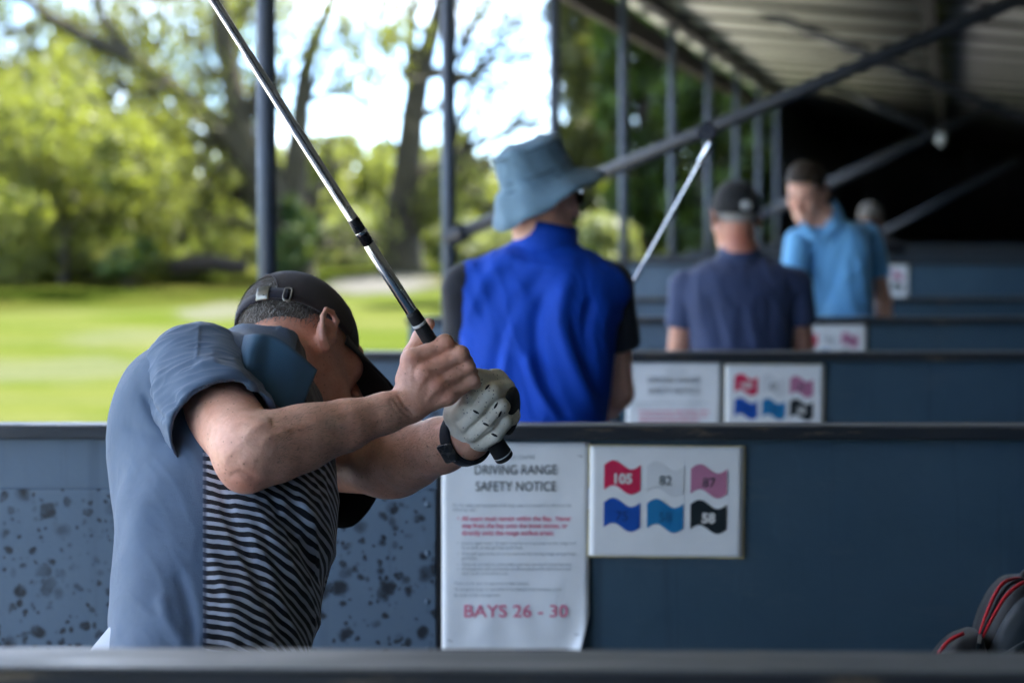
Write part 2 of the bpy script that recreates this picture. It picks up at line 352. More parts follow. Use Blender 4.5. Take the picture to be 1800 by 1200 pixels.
for i, Y in enumerate(DIVY):
    fl = .02 if Y < 13.6 else .19; top = 1.15 if Y < 13.6 else 1.15 + .14 + .01
    x0 = rowx(Y) + POST_L - .165; x1 = rowx(Y) + 2.75; rz = (math.radians(-1.5), math.radians(-.5))[min(i, 1)] if i < 2 else math.radians(-.25)
    px_ = rowx(Y) + POST_L
    root = empty('bay_divider', (0, Y, 0)); root.location = (px_, Y, 0); root.rotation_euler.z = 0; DIV.append(root)
    if i < 2:
        root.location = (0 if i == 0 else -.15, Y, 0); root.rotation_euler.z = rz
    ox = root.location.x; a, b_ = x0 - ox, x1 - ox
    tag(root, ORD[i], 'divider', 'bay dividers')
    th = .03
    ks = (-.147 if i == 1 else px_ + 1.05) - ox
    MB().box((ks + .0045, -th / 2, fl + .03), (b_, th / 2, top - .028)).build('panel', M_panel, root, bevel=.002)
    MB().box((a, -th / 2, fl + .03), (ks + .0035, th / 2, top - .028)).build('front_board', M_board, root, bevel=.002)
    if i in (0,): capw = .105
    else: capw = .085
    MB().box((a - .01, -capw / 2, top - .0275), (b_, capw / 2, top - .003)).build('top_rail', M_cap, root, bevel=.003)
    MB().box((a - .008, -capw / 2 + .003, top - .0029), (b_ - .002, capw / 2 - .003, top)).build('rail_face', M_captop, root, bevel=.001)
    if i in (1, 2, 3):
        # battered steel kick sheet towards the open front
        kz = top - .125
        k_ = MB().box((a + .02, -th / 2 - .006, fl + .05), (ks, -th / 2 - .001, kz)).build('kick_sheet', M_kick, root, bevel=.0015)
        MB().box((ks + .001, -th / 2 - .004, fl + .05), (ks + .009, -th / 2 - .0005, top - .05)).build('sheet_joint', M_black, root)
        if i == 1:
            for q in range(9):
                zz = kz - .03 - q * .094
                if zz > fl + .1: MB().lathe([(0, .003), (.004, .0026), (.006, .0008), (.0062, 0)], Matrix.Translation((ks - .016, -th / 2 - .006, zz)) @ Matrix.Rotation(math.pi / 2, 4, 'X'), 10).build('screw', M_board, k_, smooth=True)
    for lx in (a + .5, b_ - .4): MB().box((lx - .03, -th / 2 - .03 + .06, fl), (lx + .03, th / 2 + .03, fl + .06)).build('foot', M_dark, root)
    TOPZ.append(top)
# unlit bulkhead bulb on its cord
lamp = tag(empty('pendant_lamp', P(1655, 245, 19.0)), 'small unlit white globe lamp hanging in the dark far end', 'lamp')
M_globe = plain('opal_glass', (.30, .31, .29), .3, .05, 10, bump=0)
MB().lathe([(0, -.055), (.022, -.05), (.036, -.033), (.043, -.008), (.04, .02), (.026, .045), (.02, .055)], None, 20).build('globe', M_globe, lamp, smooth=True)
MB().lathe([(.0, .085), (.018, .085), (.024, .07), (.024, .05), (.02, .05)], None, 16).build('holder', M_dark, lamp, smooth=True)
MB().tube([(0, 0, .08), (0, 0, roof_z(0, 19) - P(1655, 245, 19.0)[2] + .0)], .004, 8).build('cord', M_dark, lamp)

# ------------------------------------------------------------------ trees and shrubs
def leaves(centres, radii, counts, size, flat=1.0, droop=0.0, seed=0, aspect=.5, shell=.35):
    r = np.random.default_rng(seed); C = []
    for c, rd, n in zip(centres, radii, counts):
        d = r.normal(size=(n, 3)); d /= np.linalg.norm(d, axis=1)[:, None]; q = r.uniform(shell, 1, n) ** .6
        C.append(np.asarray(c) + d * q[:, None] * np.asarray(rd))
    C = np.vstack(C); n = len(C)
    a = r.normal(size=(n, 3)); a[:, 2] -= droop; a /= np.linalg.norm(a, axis=1)[:, None]
    b = np.cross(a, r.normal(size=(n, 3))); b /= np.linalg.norm(b, axis=1)[:, None]
    s = size * r.uniform(.6, 1.35, n)[:, None]; a *= s; b *= s * aspect
    V = np.stack([C - a, C + b * .9 - a * .1, C + a, C - b * .9 - a * .1], 1).reshape(-1, 3); return V, np.arange(n * 4).reshape(-1, 4)
M_bark = plain('bark', (.026, .020, .014), .9, .45, 2.5, bump=.8, bscale=9, bdist=.06)
M_bark_moss = plain('mossy_bark', (.030, .026, .012), .9, .5, 1.2, bump=.8, bscale=8, bdist=.06)
F_willow = foliage('willow_leaf', (.050, .056, .014), (.104, .108, .030), (.165, .166, .056))
F_bright = foliage('spring_leaf', (.052, .063, .013), (.112, .122, .032), (.185, .19, .066))
F_pale = foliage('pale_blossom_leaf', (0.0744, 0.0992, 0.0186), (0.1860, 0.2046, 0.0744), (0.3844, 0.3844, 0.2604), .3, 1.4)
F_dark = foliage('conifer_leaf', (0.0075, 0.0165, 0.0037), (0.0240, 0.0495, 0.0075), (0.0750, 0.1275, 0.0090), .18, .55)
F_olive = foliage('olive_conifer_leaf', (0.0252, 0.0288, 0.0086), (0.0612, 0.0634, 0.0187), (0.1080, 0.1152, 0.0288), .2, .7)
F_ivy = foliage('ivy_leaf', (.008, .022, .006), (.018, .050, .010), (.04, .085, .014), .15, 1.0)
def limb(mb, pts, Y, wob=0.0):
    """pts: (px, py, radius, depth offset)"""
    q = spline([(*P(p[0], p[1], Y + (p[3] if len(p) > 3 else 0)), p[2]) for p in pts], 6)
    q[:, :3] += np.cumsum(rng.normal(scale=wob, size=(len(q), 3)), 0) * .3
    mb.tube(q[:, :3], np.maximum(q[:, 3], .008), 9 if q[0, 3] > .06 else 5)
def tree(name, label, base, Y, limbs, crown, bark, leafm, size, group='trees beyond the range', seed=1, droop=0, twigs=0, aspect=.5):
    bx, by = P(base[0], base[1], Y)[:2]; g = float(gz(bx, Y)); root = empty(name, (bx, Y, g)); tag(root, label, 'tree', group)
    mb = MB()
    for L in limbs: limb(mb, L, Y, .02)
    r = np.random.default_rng(seed)
    def grow(p0, ang, ln, rad, dep, dz):
        p = [(p0[0], p0[1], rad, dz)]; x, y, z, a_ = p0[0], p0[1], dz, ang
        for k in range(4):
            a_ += r.normal() * .22 - .05 * math.cos(a_) * 0; x += ln / 4 * math.cos(a_); y += ln / 4 * math.sin(a_); z += r.normal() * .12; p.append((x, y, rad * (1 - .2 * (k + 1)), z))
        limb(mb, p, Y, .0)
        if dep > 0:
            for k in range(3 if dep > 1 else 4): i = r.integers(1, 5); grow(p[i], ang + r.choice((-1, 1)) * r.uniform(.3, .9), ln * r.uniform(.45, .7), rad * .5, dep - 1, p[i][3])
    for L in limbs if twigs else ():
        for _ in range(twigs):
            i = r.integers(1, len(L)); t = r.uniform(); p = [L[i - 1][k] * (1 - t) + L[i][k] * t for k in range(3)]; an = math.atan2(L[i][1] - L[i - 1][1], L[i][0] - L[i - 1][0]); grow(p, an + r.choice((-1, 1)) * r.uniform(.35, 1.0), r.uniform(90, 200), max(.02, p[2] * .42), 2, 0.)
    mb.v = [tuple(np.array(v) - np.array([bx, Y, g])) for v in mb.v]
    mb.build('trunk', bark, root, smooth=True)
    cs, rd, ct = [], [], []
    for (px, py, dy, rx, ry, n) in crown:      # px radius rx, ry
        c = P(px, py, Y + dy); s = (Y + dy) / FPX; cs.append(c - np.array([bx, Y, g])); rd.append((rx * s, rx * s * .9, ry * s)); ct.append(n)
    V, F = leaves(cs, rd, ct, size, seed=seed, droop=droop, aspect=aspect); mesh_np('crown', V, F, leafm, root)
    return root
def crowns(box, n, rmin, rmax, leaves_per, seed, dy=1.5):
    r = np.random.default_rng(seed); x0, y0, x1, y1 = box
    return [(r.uniform(x0, x1), r.uniform(y0, y1), r.uniform(-dy, dy), q := r.uniform(rmin, rmax), q * r.uniform(.7, 1.3), int(leaves_per)) for _ in range(n)]
Yt = 46
tree('willow_tree', 'big leaning willow with limbs spreading up to the left behind the front post', (505, 480), Yt,
     [[(512, 520, .52), (505, 400, .46), (470, 330, .40), (420, 250, .28), (330, 170, .20), (240, 100, .16), (120, 40, .12), (0, -40, .07)],
      [(510, 480, .45), (500, 360, .36), (440, 270, .25), (405, 130, .21), (385, 0, .16), (370, -120, .1)],
      [(515, 480, .40), (517, 350, .27), (528, 220, .20), (540, 120, .15), (575, 20, .10), (600, -60, .06)],
      [(440, 270, .2), (400, 290, .16), (355, 345, .13), (315, 430, .11)],
      [(300, 150, .12), (200, 60, .08), (150, -40, .05)], [(470, 330, .2), (390, 250, .1), (250, 270, .06)],
      [(420, 250, .14), (460, 140, .1), (475, 20, .07)]],
     crowns((-120, 150, 330, 330), 40, 40, 120, 230, 3, 3) + crowns((-100, 280, 430, 440), 30, 30, 85, 200, 4, 3) + [(a, b_, abs(c_) + .6, d_, e_, f_) for a, b_, c_, d_, e_, f_ in crowns((-100, -70, 470, 210), 115, 30, 85, 125, 5, 3)] + crowns((430, -80, 720, 150), 36, 20, 60, 50, 31, 3),
     M_bark_moss, F_willow, .115, seed=11, droop=1.6, twigs=5, aspect=.3)
tree('forked_tree', 'mossy forked tree trunk right of the leaning willow', (705, 480), Yt + 2,
     [[(708, 510, .56), (706, 430, .42), (712, 330, .30), (725, 230, .26), (735, 150, .24), (760, 60, .18), (790, -40, .13)],
      [(730, 190, .22), (722, 90, .12), (728, 0, .08), (725, -80, .05)], [(738, 130, .2), (790, 120, .1), (830, 60, .08), (860, -20, .05)],
      [(712, 420, .3), (745, 360, .2), (790, 280, .13), (870, 235, .08), (960, 210, .05)], [(800, 150, .08), (850, 110, .06), (905, 50, .045), (930, -20, .03)],
      [(790, 280, .08), (830, 160, .06), (870, 110, .04), (950, 95, .03)]],
     crowns((640, 320, 860, 420), 7, 25, 60, 120, 6) + crowns((560, -60, 700, 20), 4, 20, 50, 20, 7) + crowns((800, -30, 980, 100), 10, 20, 55, 28, 8),
     M_bark_moss, F_willow, .10, seed=12, droop=.6, twigs=9, aspect=.35)
tree('mound_tree', 'bright green bushy tree left of the willow trunk', (110, 480), Yt - 2, [[(110, 500, .09), (115, 420, .07), (90, 330, .05), (100, 220, .03)], [(112, 420, .05), (180, 330, .03)]],
     crowns((-80, 170, 300, 450), 44, 30, 90, 240, 9, 3), M_bark, F_bright, .10, seed=13, droop=.6)
tree('hedgerow_tree', 'spring green tree crown between the two mossy trunks', (610, 470), 62, [[(610, 480, .2), (612, 380, .14), (606, 280, .06)]],
     crowns((540, 255, 690, 420), 26, 30, 55, 300, 10, 3), M_bark, F_bright, .13, seed=14)
tree('hedgerow_tree', 'spring green tree crown behind the mossy forked trunk', (830, 470), 64, [[(830, 480, .2), (835, 380, .14), (828, 290, .06)]],
     crowns((700, 260, 960, 410), 34, 30, 58, 300, 15, 3), M_bark, F_bright, .13, seed=15)
for k, (px, lab) in enumerate(((20, 'far tree at the left edge of the photo behind the willow'), (330, 'far tree directly behind the leaning willow limbs'))):
    tree('background_tree', lab, (px, 460), 74, [[(px, 480, .25), (px + 4, 350, .18), (px - 6, 210, .08)]], crowns((px - 150, 180 + 60 * k, px + 170, 420), 34, 35, 65, 260, 20 + k, 4), M_bark, F_bright if k else F_willow, .16, seed=16 + k)
# tall conifers at the far end of the shelter
for k, (px, Y, wpx, m, lab) in enumerate(((1030, 40, 70, F_olive, 'tall olive brown conifer at the sky edge'), (1130, 38, 80, F_dark, 'tall dark green conifer second from the sky edge'), (1235, 37, 80, F_dark, 'dark green conifer between the far posts'), (1335, 36, 80, F_dark, 'dark green conifer nearest the shaded end wall'))):
    cr = []; r = np.random.default_rng(40 + k)
    for py in range(-260, 450, 34):
        f = 1 if py > 0 else .85
        for _ in range(4): cr.append((px + r.uniform(-.75, .75) * wpx * f, py + r.uniform(-20, 20), r.uniform(-.8, .8), r.uniform(26, 46), r.uniform(26, 52), 170))
    tree('conifer_tree', lab, (px, 455), Y, [[(px, 470, .16), (px + 3, 300, .13), (px, 0, .08), (px, -260, .02)]] + [[(px, y, .05), (px + s * 50, y - 22, .025, -.5)] for y in range(0, 420, 60) for s in (-1, 1)], cr, M_bark, m, .12, 'conifers at the far end', seed=30 + k, droop=.5, aspect=.4)
def shrub(name, label, px, py, Y, blobs, m, size, seed, n=300, cat='shrub', group='shrubs along the range edge'):
    x, y = P(px, py, Y)[:2]; g = float(gz(x, Y)); root = tag(empty(name, (x, Y, g)), label, cat, group); o0 = np.array([x, Y, g])
    V, F = leaves([P(a, b, Y + d) - o0 for a, b, d, _, _ in blobs], [(rx * Y / FPX, rx * Y / FPX, ry * Y / FPX) for _, _, _, rx, ry in blobs], [n] * len(blobs), size, seed=seed); mesh_np('foliage', V, F, m, root)
    mb = MB(); r = np.random.default_rng(seed)
    for a, b, d, _, ry in blobs: mb.tube(spline([(0, 0, -.05), (*((P(a, b, Y + d) - o0) * .5)[:2], .12), tuple(P(a, b, Y + d) - o0)], 4), .02, 6)
    mb.build('stem', M_bark, root, smooth=True); return root
shrub('ivy_bush', 'dark green ivy bush at the foot of the willow behind the front post', 520, 475, 44.5, [(520, 430, 0, 36, 45), (535, 400, .2, 28, 35), (500, 455, -.2, 34, 30), (512, 370, .2, 20, 30)], F_ivy, .07, 51, 500)
shrub('low_bush', 'dark green low bush on the rough left of the willow', 225, 480, 43.5, [(225, 455, 0, 40, 28), (255, 440, .3, 30, 25), (200, 470, -.2, 34, 18)], F_ivy, .08, 52, 260)
r_ = np.random.default_rng(5)
for k, (px, py, Y, lab) in enumerate(((420, 430, 52, 'pale blossoming shrub just left of the front post'), (600, 435, 52, 'pale blossoming shrub between post and forked tree'), (660, 420, 53, 'pale blossoming shrub touching the forked tree trunk'), (800, 430, 52, 'pale shrub beside the brace foot on the second post'), (1060, 440, 33, 'pale low shrub at the foot of the olive conifer'), (860, 445, 53, 'pale shrub half hidden behind the floppy hat'))):
    shrub('blossom_shrub', lab, px, py + 25, Y, [(px + r_.uniform(-40, 40), py + r_.uniform(-38, 20), r_.uniform(-.5, .5), 34, 28) for _ in range(6)], F_pale, .10, 60 + k, 200)
for k, (px, py, Y, lab) in enumerate(((40, 470, 47, 'yellow green scrub at the left edge of the rough'), (150, 475, 47, 'yellow green scrub left of the dark low bush'), (330, 480, 46, 'yellow green scrub below the drooping willow limb'), (920, 470, 48, 'yellow green scrub right of the second post'))):
    shrub('scrub_bush', lab, px, py + 12, Y, [(px + r_.uniform(-50, 50), py + r_.uniform(-25, 5), r_.uniform(-.8, .8), 38, 18) for _ in range(6)], F_bright, .09, 80 + k, 200)
# fallen log under the willow
lg = MB(); lg.tube(spline([tuple(P(300, 468, 45)) + (.13,), tuple(P(360, 462, 45)) + (.17,), tuple(P(430, 470, 45.3)) + (.15,)], 6)[:, :3], .16, 10)
tag(lg.build('fallen_log', M_bark, None, smooth=True), 'dark fallen log lying under the willow', 'log')
# ------------------------------------------------------------------ PEOPLE: sculpting toolkit (signed distance fields -> one continuous mesh)
class SDF:
    def __init__(s, lo, hi, h):
        s.lo = np.array(lo, float); s.h = h; s.n = np.ceil((np.array(hi) - s.lo) / h).astype(int) + 1
        s.F = np.full(s.n, 1.0, np.float32)
        s.ax = [(s.lo[i] + h * np.arange(s.n[i])).astype(np.float32) for i in range(3)]
    def op(s, lo, hi, fn, k, mode='u'):
        pad = k + 2.5 * s.h; a = []; b = []
        for i in range(3):
            a.append(int(max(0, np.floor((lo[i] - pad - s.lo[i]) / s.h)))); b.append(int(min(s.n[i], np.ceil((hi[i] + pad - s.lo[i]) / s.h) + 1)))
            if b[i] <= a[i]: return s
        X = s.ax[0][a[0]:b[0]][:, None, None]; Y = s.ax[1][a[1]:b[1]][None, :, None]; Z = s.ax[2][a[2]:b[2]][None, None, :]
        d = fn(X, Y, Z).astype(np.float32); sl = (slice(a[0], b[0]), slice(a[1], b[1]), slice(a[2], b[2])); f = s.F[sl]
        if mode == 'u':
            q = np.clip(.5 + .5 * (f - d) / k, 0, 1); s.F[sl] = f * (1 - q) + d * q - k * q * (1 - q)
        else:      # subtract
            d = -d; q = np.clip(.5 - .5 * (f - d) / k, 0, 1); s.F[sl] = f * (1 - q) + d * q + k * q * (1 - q)
        return s
    def rc(s, a, b, ra, rb=None, k=.01, mode='u'):
        a = np.asarray(a, float); b = np.asarray(b, float); rb = ra if rb is None else rb; r = max(ra, rb); ab = b - a; L2 = float(ab @ ab) + 1e-12
        def fn(X, Y, Z):
            x, y, z = X - a[0], Y - a[1], Z - a[2]; t = np.clip((x * ab[0] + y * ab[1] + z * ab[2]) / L2, 0, 1)
            return np.sqrt((x - t * ab[0]) ** 2 + (y - t * ab[1]) ** 2 + (z - t * ab[2]) ** 2) - (ra + t * (rb - ra))
        return s.op(np.minimum(a, b) - r, np.maximum(a, b) + r, fn, k, mode)
    def chain(s, pts, rads, k=.008, mode='u'):
        for i in range(len(pts) - 1): s.rc(pts[i], pts[i + 1], rads[i], rads[i + 1], k, mode)
        return s
    def ell(s, c, r, R=None, k=.01, mode='u'):
        c = np.asarray(c, float); R = np.eye(3) if R is None else R; m = max(r)
        def fn(X, Y, Z):
            x, y, z = X - c[0], Y - c[1], Z - c[2]
            l = [x * R[0, i] + y * R[1, i] + z * R[2, i] for i in range(3)]
            k0 = np.sqrt(sum((l[i] / r[i]) ** 2 for i in range(3))); k1 = np.sqrt(sum((l[i] / r[i] ** 2) ** 2 for i in range(3))) + 1e-9
            return k0 * (k0 - 1) / k1
        return s.op(c - m, c + m, fn, k, mode)
    def loft(s, A, B, c, secs, k=.02, p=2.25, grow=0.0):
        """body trunk from A to B; c = front direction; secs rows (t, half depth, half width, front offset)"""
        A, B = np.asarray(A, float), np.asarray(B, float); u = B - A; L = np.linalg.norm(u); u /= L; c = c - (c @ u) * u; c /= np.linalg.norm(c); r = np.cross(c, u)
        S_ = spline(secs, 6); t, hd, hw, of = S_.T; m = hw.max() + .03
        def fn(X, Y, Z):
            x, y, z = X - A[0], Y - A[1], Z - A[2]; a = (x * u[0] + y * u[1] + z * u[2]) / L
            D = np.interp(a, t, hd) + grow; W = np.interp(a, t, hw) + grow; O = np.interp(a, t, of)
            b = x * c[0] + y * c[1] + z * c[2] - O; l = x * r[0] + y * r[1] + z * r[2]
            rr = ((np.abs(b) / D) ** p + (np.abs(l) / W) ** p) ** (1 / p); d = (rr - 1) * np.minimum(D, W)
            e = np.maximum(t[0] - a, a - t[-1]) * L; return np.maximum(d, e)
        lo = np.minimum(A + u * L * t[0], A + u * L * t[-1]) - m; hi = np.maximum(A + u * L * t[0], A + u * L * t[-1]) + m
        return s.op(lo, hi, fn, k)
    def mesh(s, smooth=1):
        F = s.F; ins = F < 0; c = np.zeros(np.array(F.shape) - 1, np.int8); sl = (slice(None, -1), slice(1, None))
        for i in (0, 1):
            for j in (0, 1):
                for k in (0, 1): c += ins[sl[i], sl[j], sl[k]]
        act = (c > 0) & (c < 8); idx = np.argwhere(act); vid = np.full(act.shape, -1, np.int32); vid[act] = np.arange(len(idx))
        cor = np.array([(i, j, k) for i in (0, 1) for j in (0, 1) for k in (0, 1)]); val = np.stack([F[idx[:, 0] + q[0], idx[:, 1] + q[1], idx[:, 2] + q[2]] for q in cor], 1)
        acc = np.zeros((len(idx), 3)); cnt = np.zeros(len(idx))
        for a in range(8):
            for b in range(a + 1, 8):
                if np.abs(cor[a] - cor[b]).sum() != 1: continue
                x = (val[:, a] < 0) != (val[:, b] < 0); t = val[:, a] / (val[:, a] - val[:, b] + 1e-12)
                acc[x] += cor[a] + t[x, None] * (cor[b] - cor[a]); cnt[x] += 1
        V = s.lo + s.h * (idx + acc / cnt[:, None]); Q = []
        for ax in range(3):
            a0 = [slice(None)] * 3; a1 = [slice(None)] * 3; a0[ax] = slice(None, -1); a1[ax] = slice(1, None)
            i0, i1 = ins[tuple(a0)], ins[tuple(a1)]; e = np.argwhere(i0 != i1); o1, o2 = [(1, 2), (2, 0), (0, 1)][ax]
            e = e[(e[:, o1] > 0) & (e[:, o2] > 0) & (e[:, o1] < act.shape[o1]) & (e[:, o2] < act.shape[o2])]
            d1 = np.zeros(3, int); d1[o1] = 1; d2 = np.zeros(3, int); d2[o2] = 1
            q = np.stack([vid[tuple((e - d1 - d2).T)], vid[tuple((e - d2).T)], vid[tuple(e.T)], vid[tuple((e - d1).T)]], 1)
            fl = ~i0[tuple(e.T)]; q[fl] = q[fl][:, ::-1]; Q.append(q)
        Q = np.vstack(Q)
        for _ in range(smooth):
            A = np.zeros_like(V); n = np.zeros(len(V))
            for i in range(4):
                a, b = Q[:, i], Q[:, (i + 1) % 4]
                for d in range(3): A[:, d] += np.bincount(a, V[b, d], len(V)) + np.bincount(b, V[a, d], len(V))
                n += np.bincount(a, minlength=len(V)) + np.bincount(b, minlength=len(V))
            V = V * .5 + .5 * A / np.maximum(n, 1)[:, None]
        return V, Q
def normals(V, Q):
    n = np.cross(V[Q[:, 2]] - V[Q[:, 0]], V[Q[:, 3]] - V[Q[:, 1]]); N = np.stack([sum(np.bincount(Q[:, i], n[:, d], len(V)) for i in range(4)) for d in range(3)], 1)
    return N / (np.linalg.norm(N, axis=1)[:, None] + 1e-12)
def fold(V, Q, strokes, facing=.0):
    """push creases (negative) and ridges (positive, metres) into cloth or skin along strokes traced as picture polylines: (points, width px, depth)"""
    N = normals(V, Q); p = proj(V); D = np.zeros(len(V)); view = V - np.array([0, 0, H]); view /= np.linalg.norm(view, axis=1)[:, None]; ok = (N * view).sum(1) < -facing
    for pts, wd, dep in strokes:
        c = spline(pts, 6); best = np.full(len(V), 1e9); tt = np.zeros(len(V)); lo, hi = c.min(0) - 3 * wd, c.max(0) + 3 * wd
        m = np.nonzero(ok & (p[:, 0] > lo[0]) & (p[:, 0] < hi[0]) & (p[:, 1] > lo[1]) & (p[:, 1] < hi[1]))[0]
        if not len(m): continue
        q = p[m]; bb = np.full(len(m), 1e9); bt = np.zeros(len(m))
        for i in range(len(c) - 1):
            a, b = c[i], c[i + 1]; ab = b - a; t = np.clip(((q - a) @ ab) / (ab @ ab + 1e-9), 0, 1); d = np.hypot(*(q - a - t[:, None] * ab).T); s = d < bb; bb[s] = d[s]; bt[s] = (i + t[s]) / (len(c) - 1)
        D[m] += dep * np.exp(-(bb / wd) ** 2) * np.clip(np.minimum(bt, 1 - bt) * 6 + .15, 0, 1)
    return V + N * D[:, None]
def ripple(V, Q, amp, freq, seed=0, axis_scale=(1, 1, 1)):
    r = np.random.default_rng(seed); N = normals(V, Q); d = np.zeros(len(V))
    for _ in range(7):
        k = r.normal(size=3) * freq * np.array(axis_scale); d += np.sin(V @ k + r.uniform(0, 6.28))
    return V + N * (d * amp / 2.6)[:, None]
def basis(f, u):
    f = np.asarray(f, float); u = np.asarray(u, float); f = f / np.linalg.norm(f); u = u - (u @ f) * f; u /= np.linalg.norm(u); return np.stack([np.cross(f, u), f, u], 1)      # columns right, forward, up
def head(G, c, R, s=1.0, ears=(1, 1), es=1.0, eo=(0, 0, 0)):
    c = np.asarray(c, float); w_ = lambda x, y, z: c + R @ (np.array([x, y, z]) * s)
    e = lambda p, r, k=.02, mode='u': G.ell(w_(*p), [q * s for q in r], R, k * s, mode)
    rc = lambda a, b, ra, rb, k=.02, mode='u': G.rc(w_(*a), w_(*b), ra * s, rb * s, k * s, mode)
    e((0, -.012, .035), (.076, .097, .086)); e((0, .028, -.028), (.063, .066, .088), .03); e((0, .060, -.098), (.033, .030, .024), .03)
    for q in (-1, 1):
        rc((q * .056, -.004, -.055), (q * .022, .066, -.100), .018, .016, .03); e((q * .042, .066, -.026), (.022, .022, .02), .02)
    rc((-.036, .082, .020), (.036, .082, .020), .013, .013, .016)
    for q in (-1, 1): e((q * .032, .098, .000), (.019, .014, .011), .012, 's'); e((q * .032, .0785, -.002), (.0135, .0135, .0115), .004)
    rc((0, .090, .012), (0, .117, -.034), .0085, .0125, .010)
    for q in (-1, 1): e((q * .0115, .104, -.038), (.0085, .010, .0085), .006)
    e((0, .094, -.0660), (.023, .0115, .0060), .006); e((0, .0925, -.0775), (.020, .0115, .0070), .006); rc((-.022, .099, -.0715), (.022, .099, -.0715), .0022, .0022, .003, 's')
    for q, on in zip((-1, 1), ears):
        if not on: continue
        E0 = np.array([q * (.0775 + eo[0]), -.008 + eo[1], -.004 + eo[2]]); o = lambda dy, dz, dx: E0 + np.array([q * dx, dy, dz]) * es
        e(tuple(o(0, 0, .004)), (.0075 * es, .0175 * es, .029 * es), .006)
        hel = [o(.013, .012, .006), o(.011, .026, .011), o(-.002, .033, .015), o(-.015, .027, .018), o(-.020, .010, .018), o(-.017, -.010, .014), o(-.009, -.024, .009), o(.001, -.031, .006)]
        for i in range(len(hel) - 1): rc(tuple(hel[i]), tuple(hel[i + 1]), .0042 * es if i < 5 else .0052 * es, .0042 * es if i < 5 else .0062 * es, .003)
        e(tuple(o(-.001, -.004, .013)), (.0078 * es, .0082 * es, .012 * es), .003, 's'); e(tuple(o(-.004, .014, .014)), (.0042 * es, .0065 * es, .009 * es), .003, 's'); e(tuple(o(.0125, -.005, .007)), (.0045, .005, .008), .004)
def tint(o, V, base, marks):
    """skin colour attribute: base rgb then (centre, radius, rgb, strength) soft patches"""
    C = np.tile(np.array([*base, 1.0]), (len(V), 1))
    for c, r, col, st in marks:
        f = st * np.exp(-(np.linalg.norm(V - np.asarray(c), axis=1) / r) ** 2); C[:, :3] = C[:, :3] * (1 - f[:, None]) + np.array(col) * f[:, None]
    a = o.data.color_attributes.new('tint', 'FLOAT_COLOR', 'POINT'); a.data.foreach_set('color', C.astype(np.float32).ravel())
def skin_mat(name, hair=False):
    b = NB(name); c = b.coord(); at = b.n('Attribute'); at.attribute_name = 'tint'
    f = b.ramp(b.noise(c, 55, 6, .7), [(.3, (.88, .81, .78)), (.7, (1.10, 1.12, 1.12))]); col = b.mix(1.0, at.outputs['Color'], f, 'MULTIPLY')
    col = b.mix(1.0, col, b.ramp(b.noise(c, 17, 4, .6), [(.3, (1.06, .93, .89)), (.7, (1.08, 1.12, 1.14))]), 'MULTIPLY')
    v = b.n('TexVoronoi'); v.inputs['Scale'].default_value = 110; b.l(c, v.inputs['Vector']); sp = b.n('SeparateColor'); b.l(v.outputs['Color'], sp.inputs[0])
    fr = b.math('MULTIPLY', b.math('LESS_THAN', v.outputs['Distance'], .16), b.math('GREATER_THAN', sp.outputs[0], .5))
    col = b.mix(b.math('MULTIPLY', fr, .45), col, (.24, .085, .045))
    b.set(Base_Color=col, Roughness=b.ramp(b.noise(c, 120, 3), [(.3, .36), (.7, .52)]), Specular_IOR_Level=.45, Subsurface_Weight=.12, Subsurface_Radius=(.012, .005, .003), Subsurface_Scale=.6)
    h = b.math('ADD', b.noise(c, 230, 4, .6), b.math('MULTIPLY', b.noise(b.coord((1, 1, 1)), 60, 3), .7)); b.bump(h, .5, .0018); return b.m
M_skin = skin_mat('skin')
SKIN = (.74, .42, .305); RED = (.60, .235, .16)
def cloth(name, col, rough=.75, var=.12, weave=900, sheen=.15):
    b = NB(name); c = b.coord(); f = b.noise(c, 12, 4)
    b.set(Base_Color=b.ramp(f, [(.3, tuple(x * (1 - var) for x in col)), (.7, tuple(x * (1 + var) for x in col))]), Roughness=rough, Specular_IOR_Level=.25, Sheen_Weight=sheen, Sheen_Roughness=.5)
    b.bump(b.math('ADD', b.noise(c, weave, 2), b.math('MULTIPLY', b.noise(c, 35, 4), 1.5)), .18, .002); MATS[name] = b.m; return b.m
def part(name, VQ, m, parent, origin):
    return mesh_np(name, VQ[0], VQ[1], m, parent, smooth=True, origin=origin)
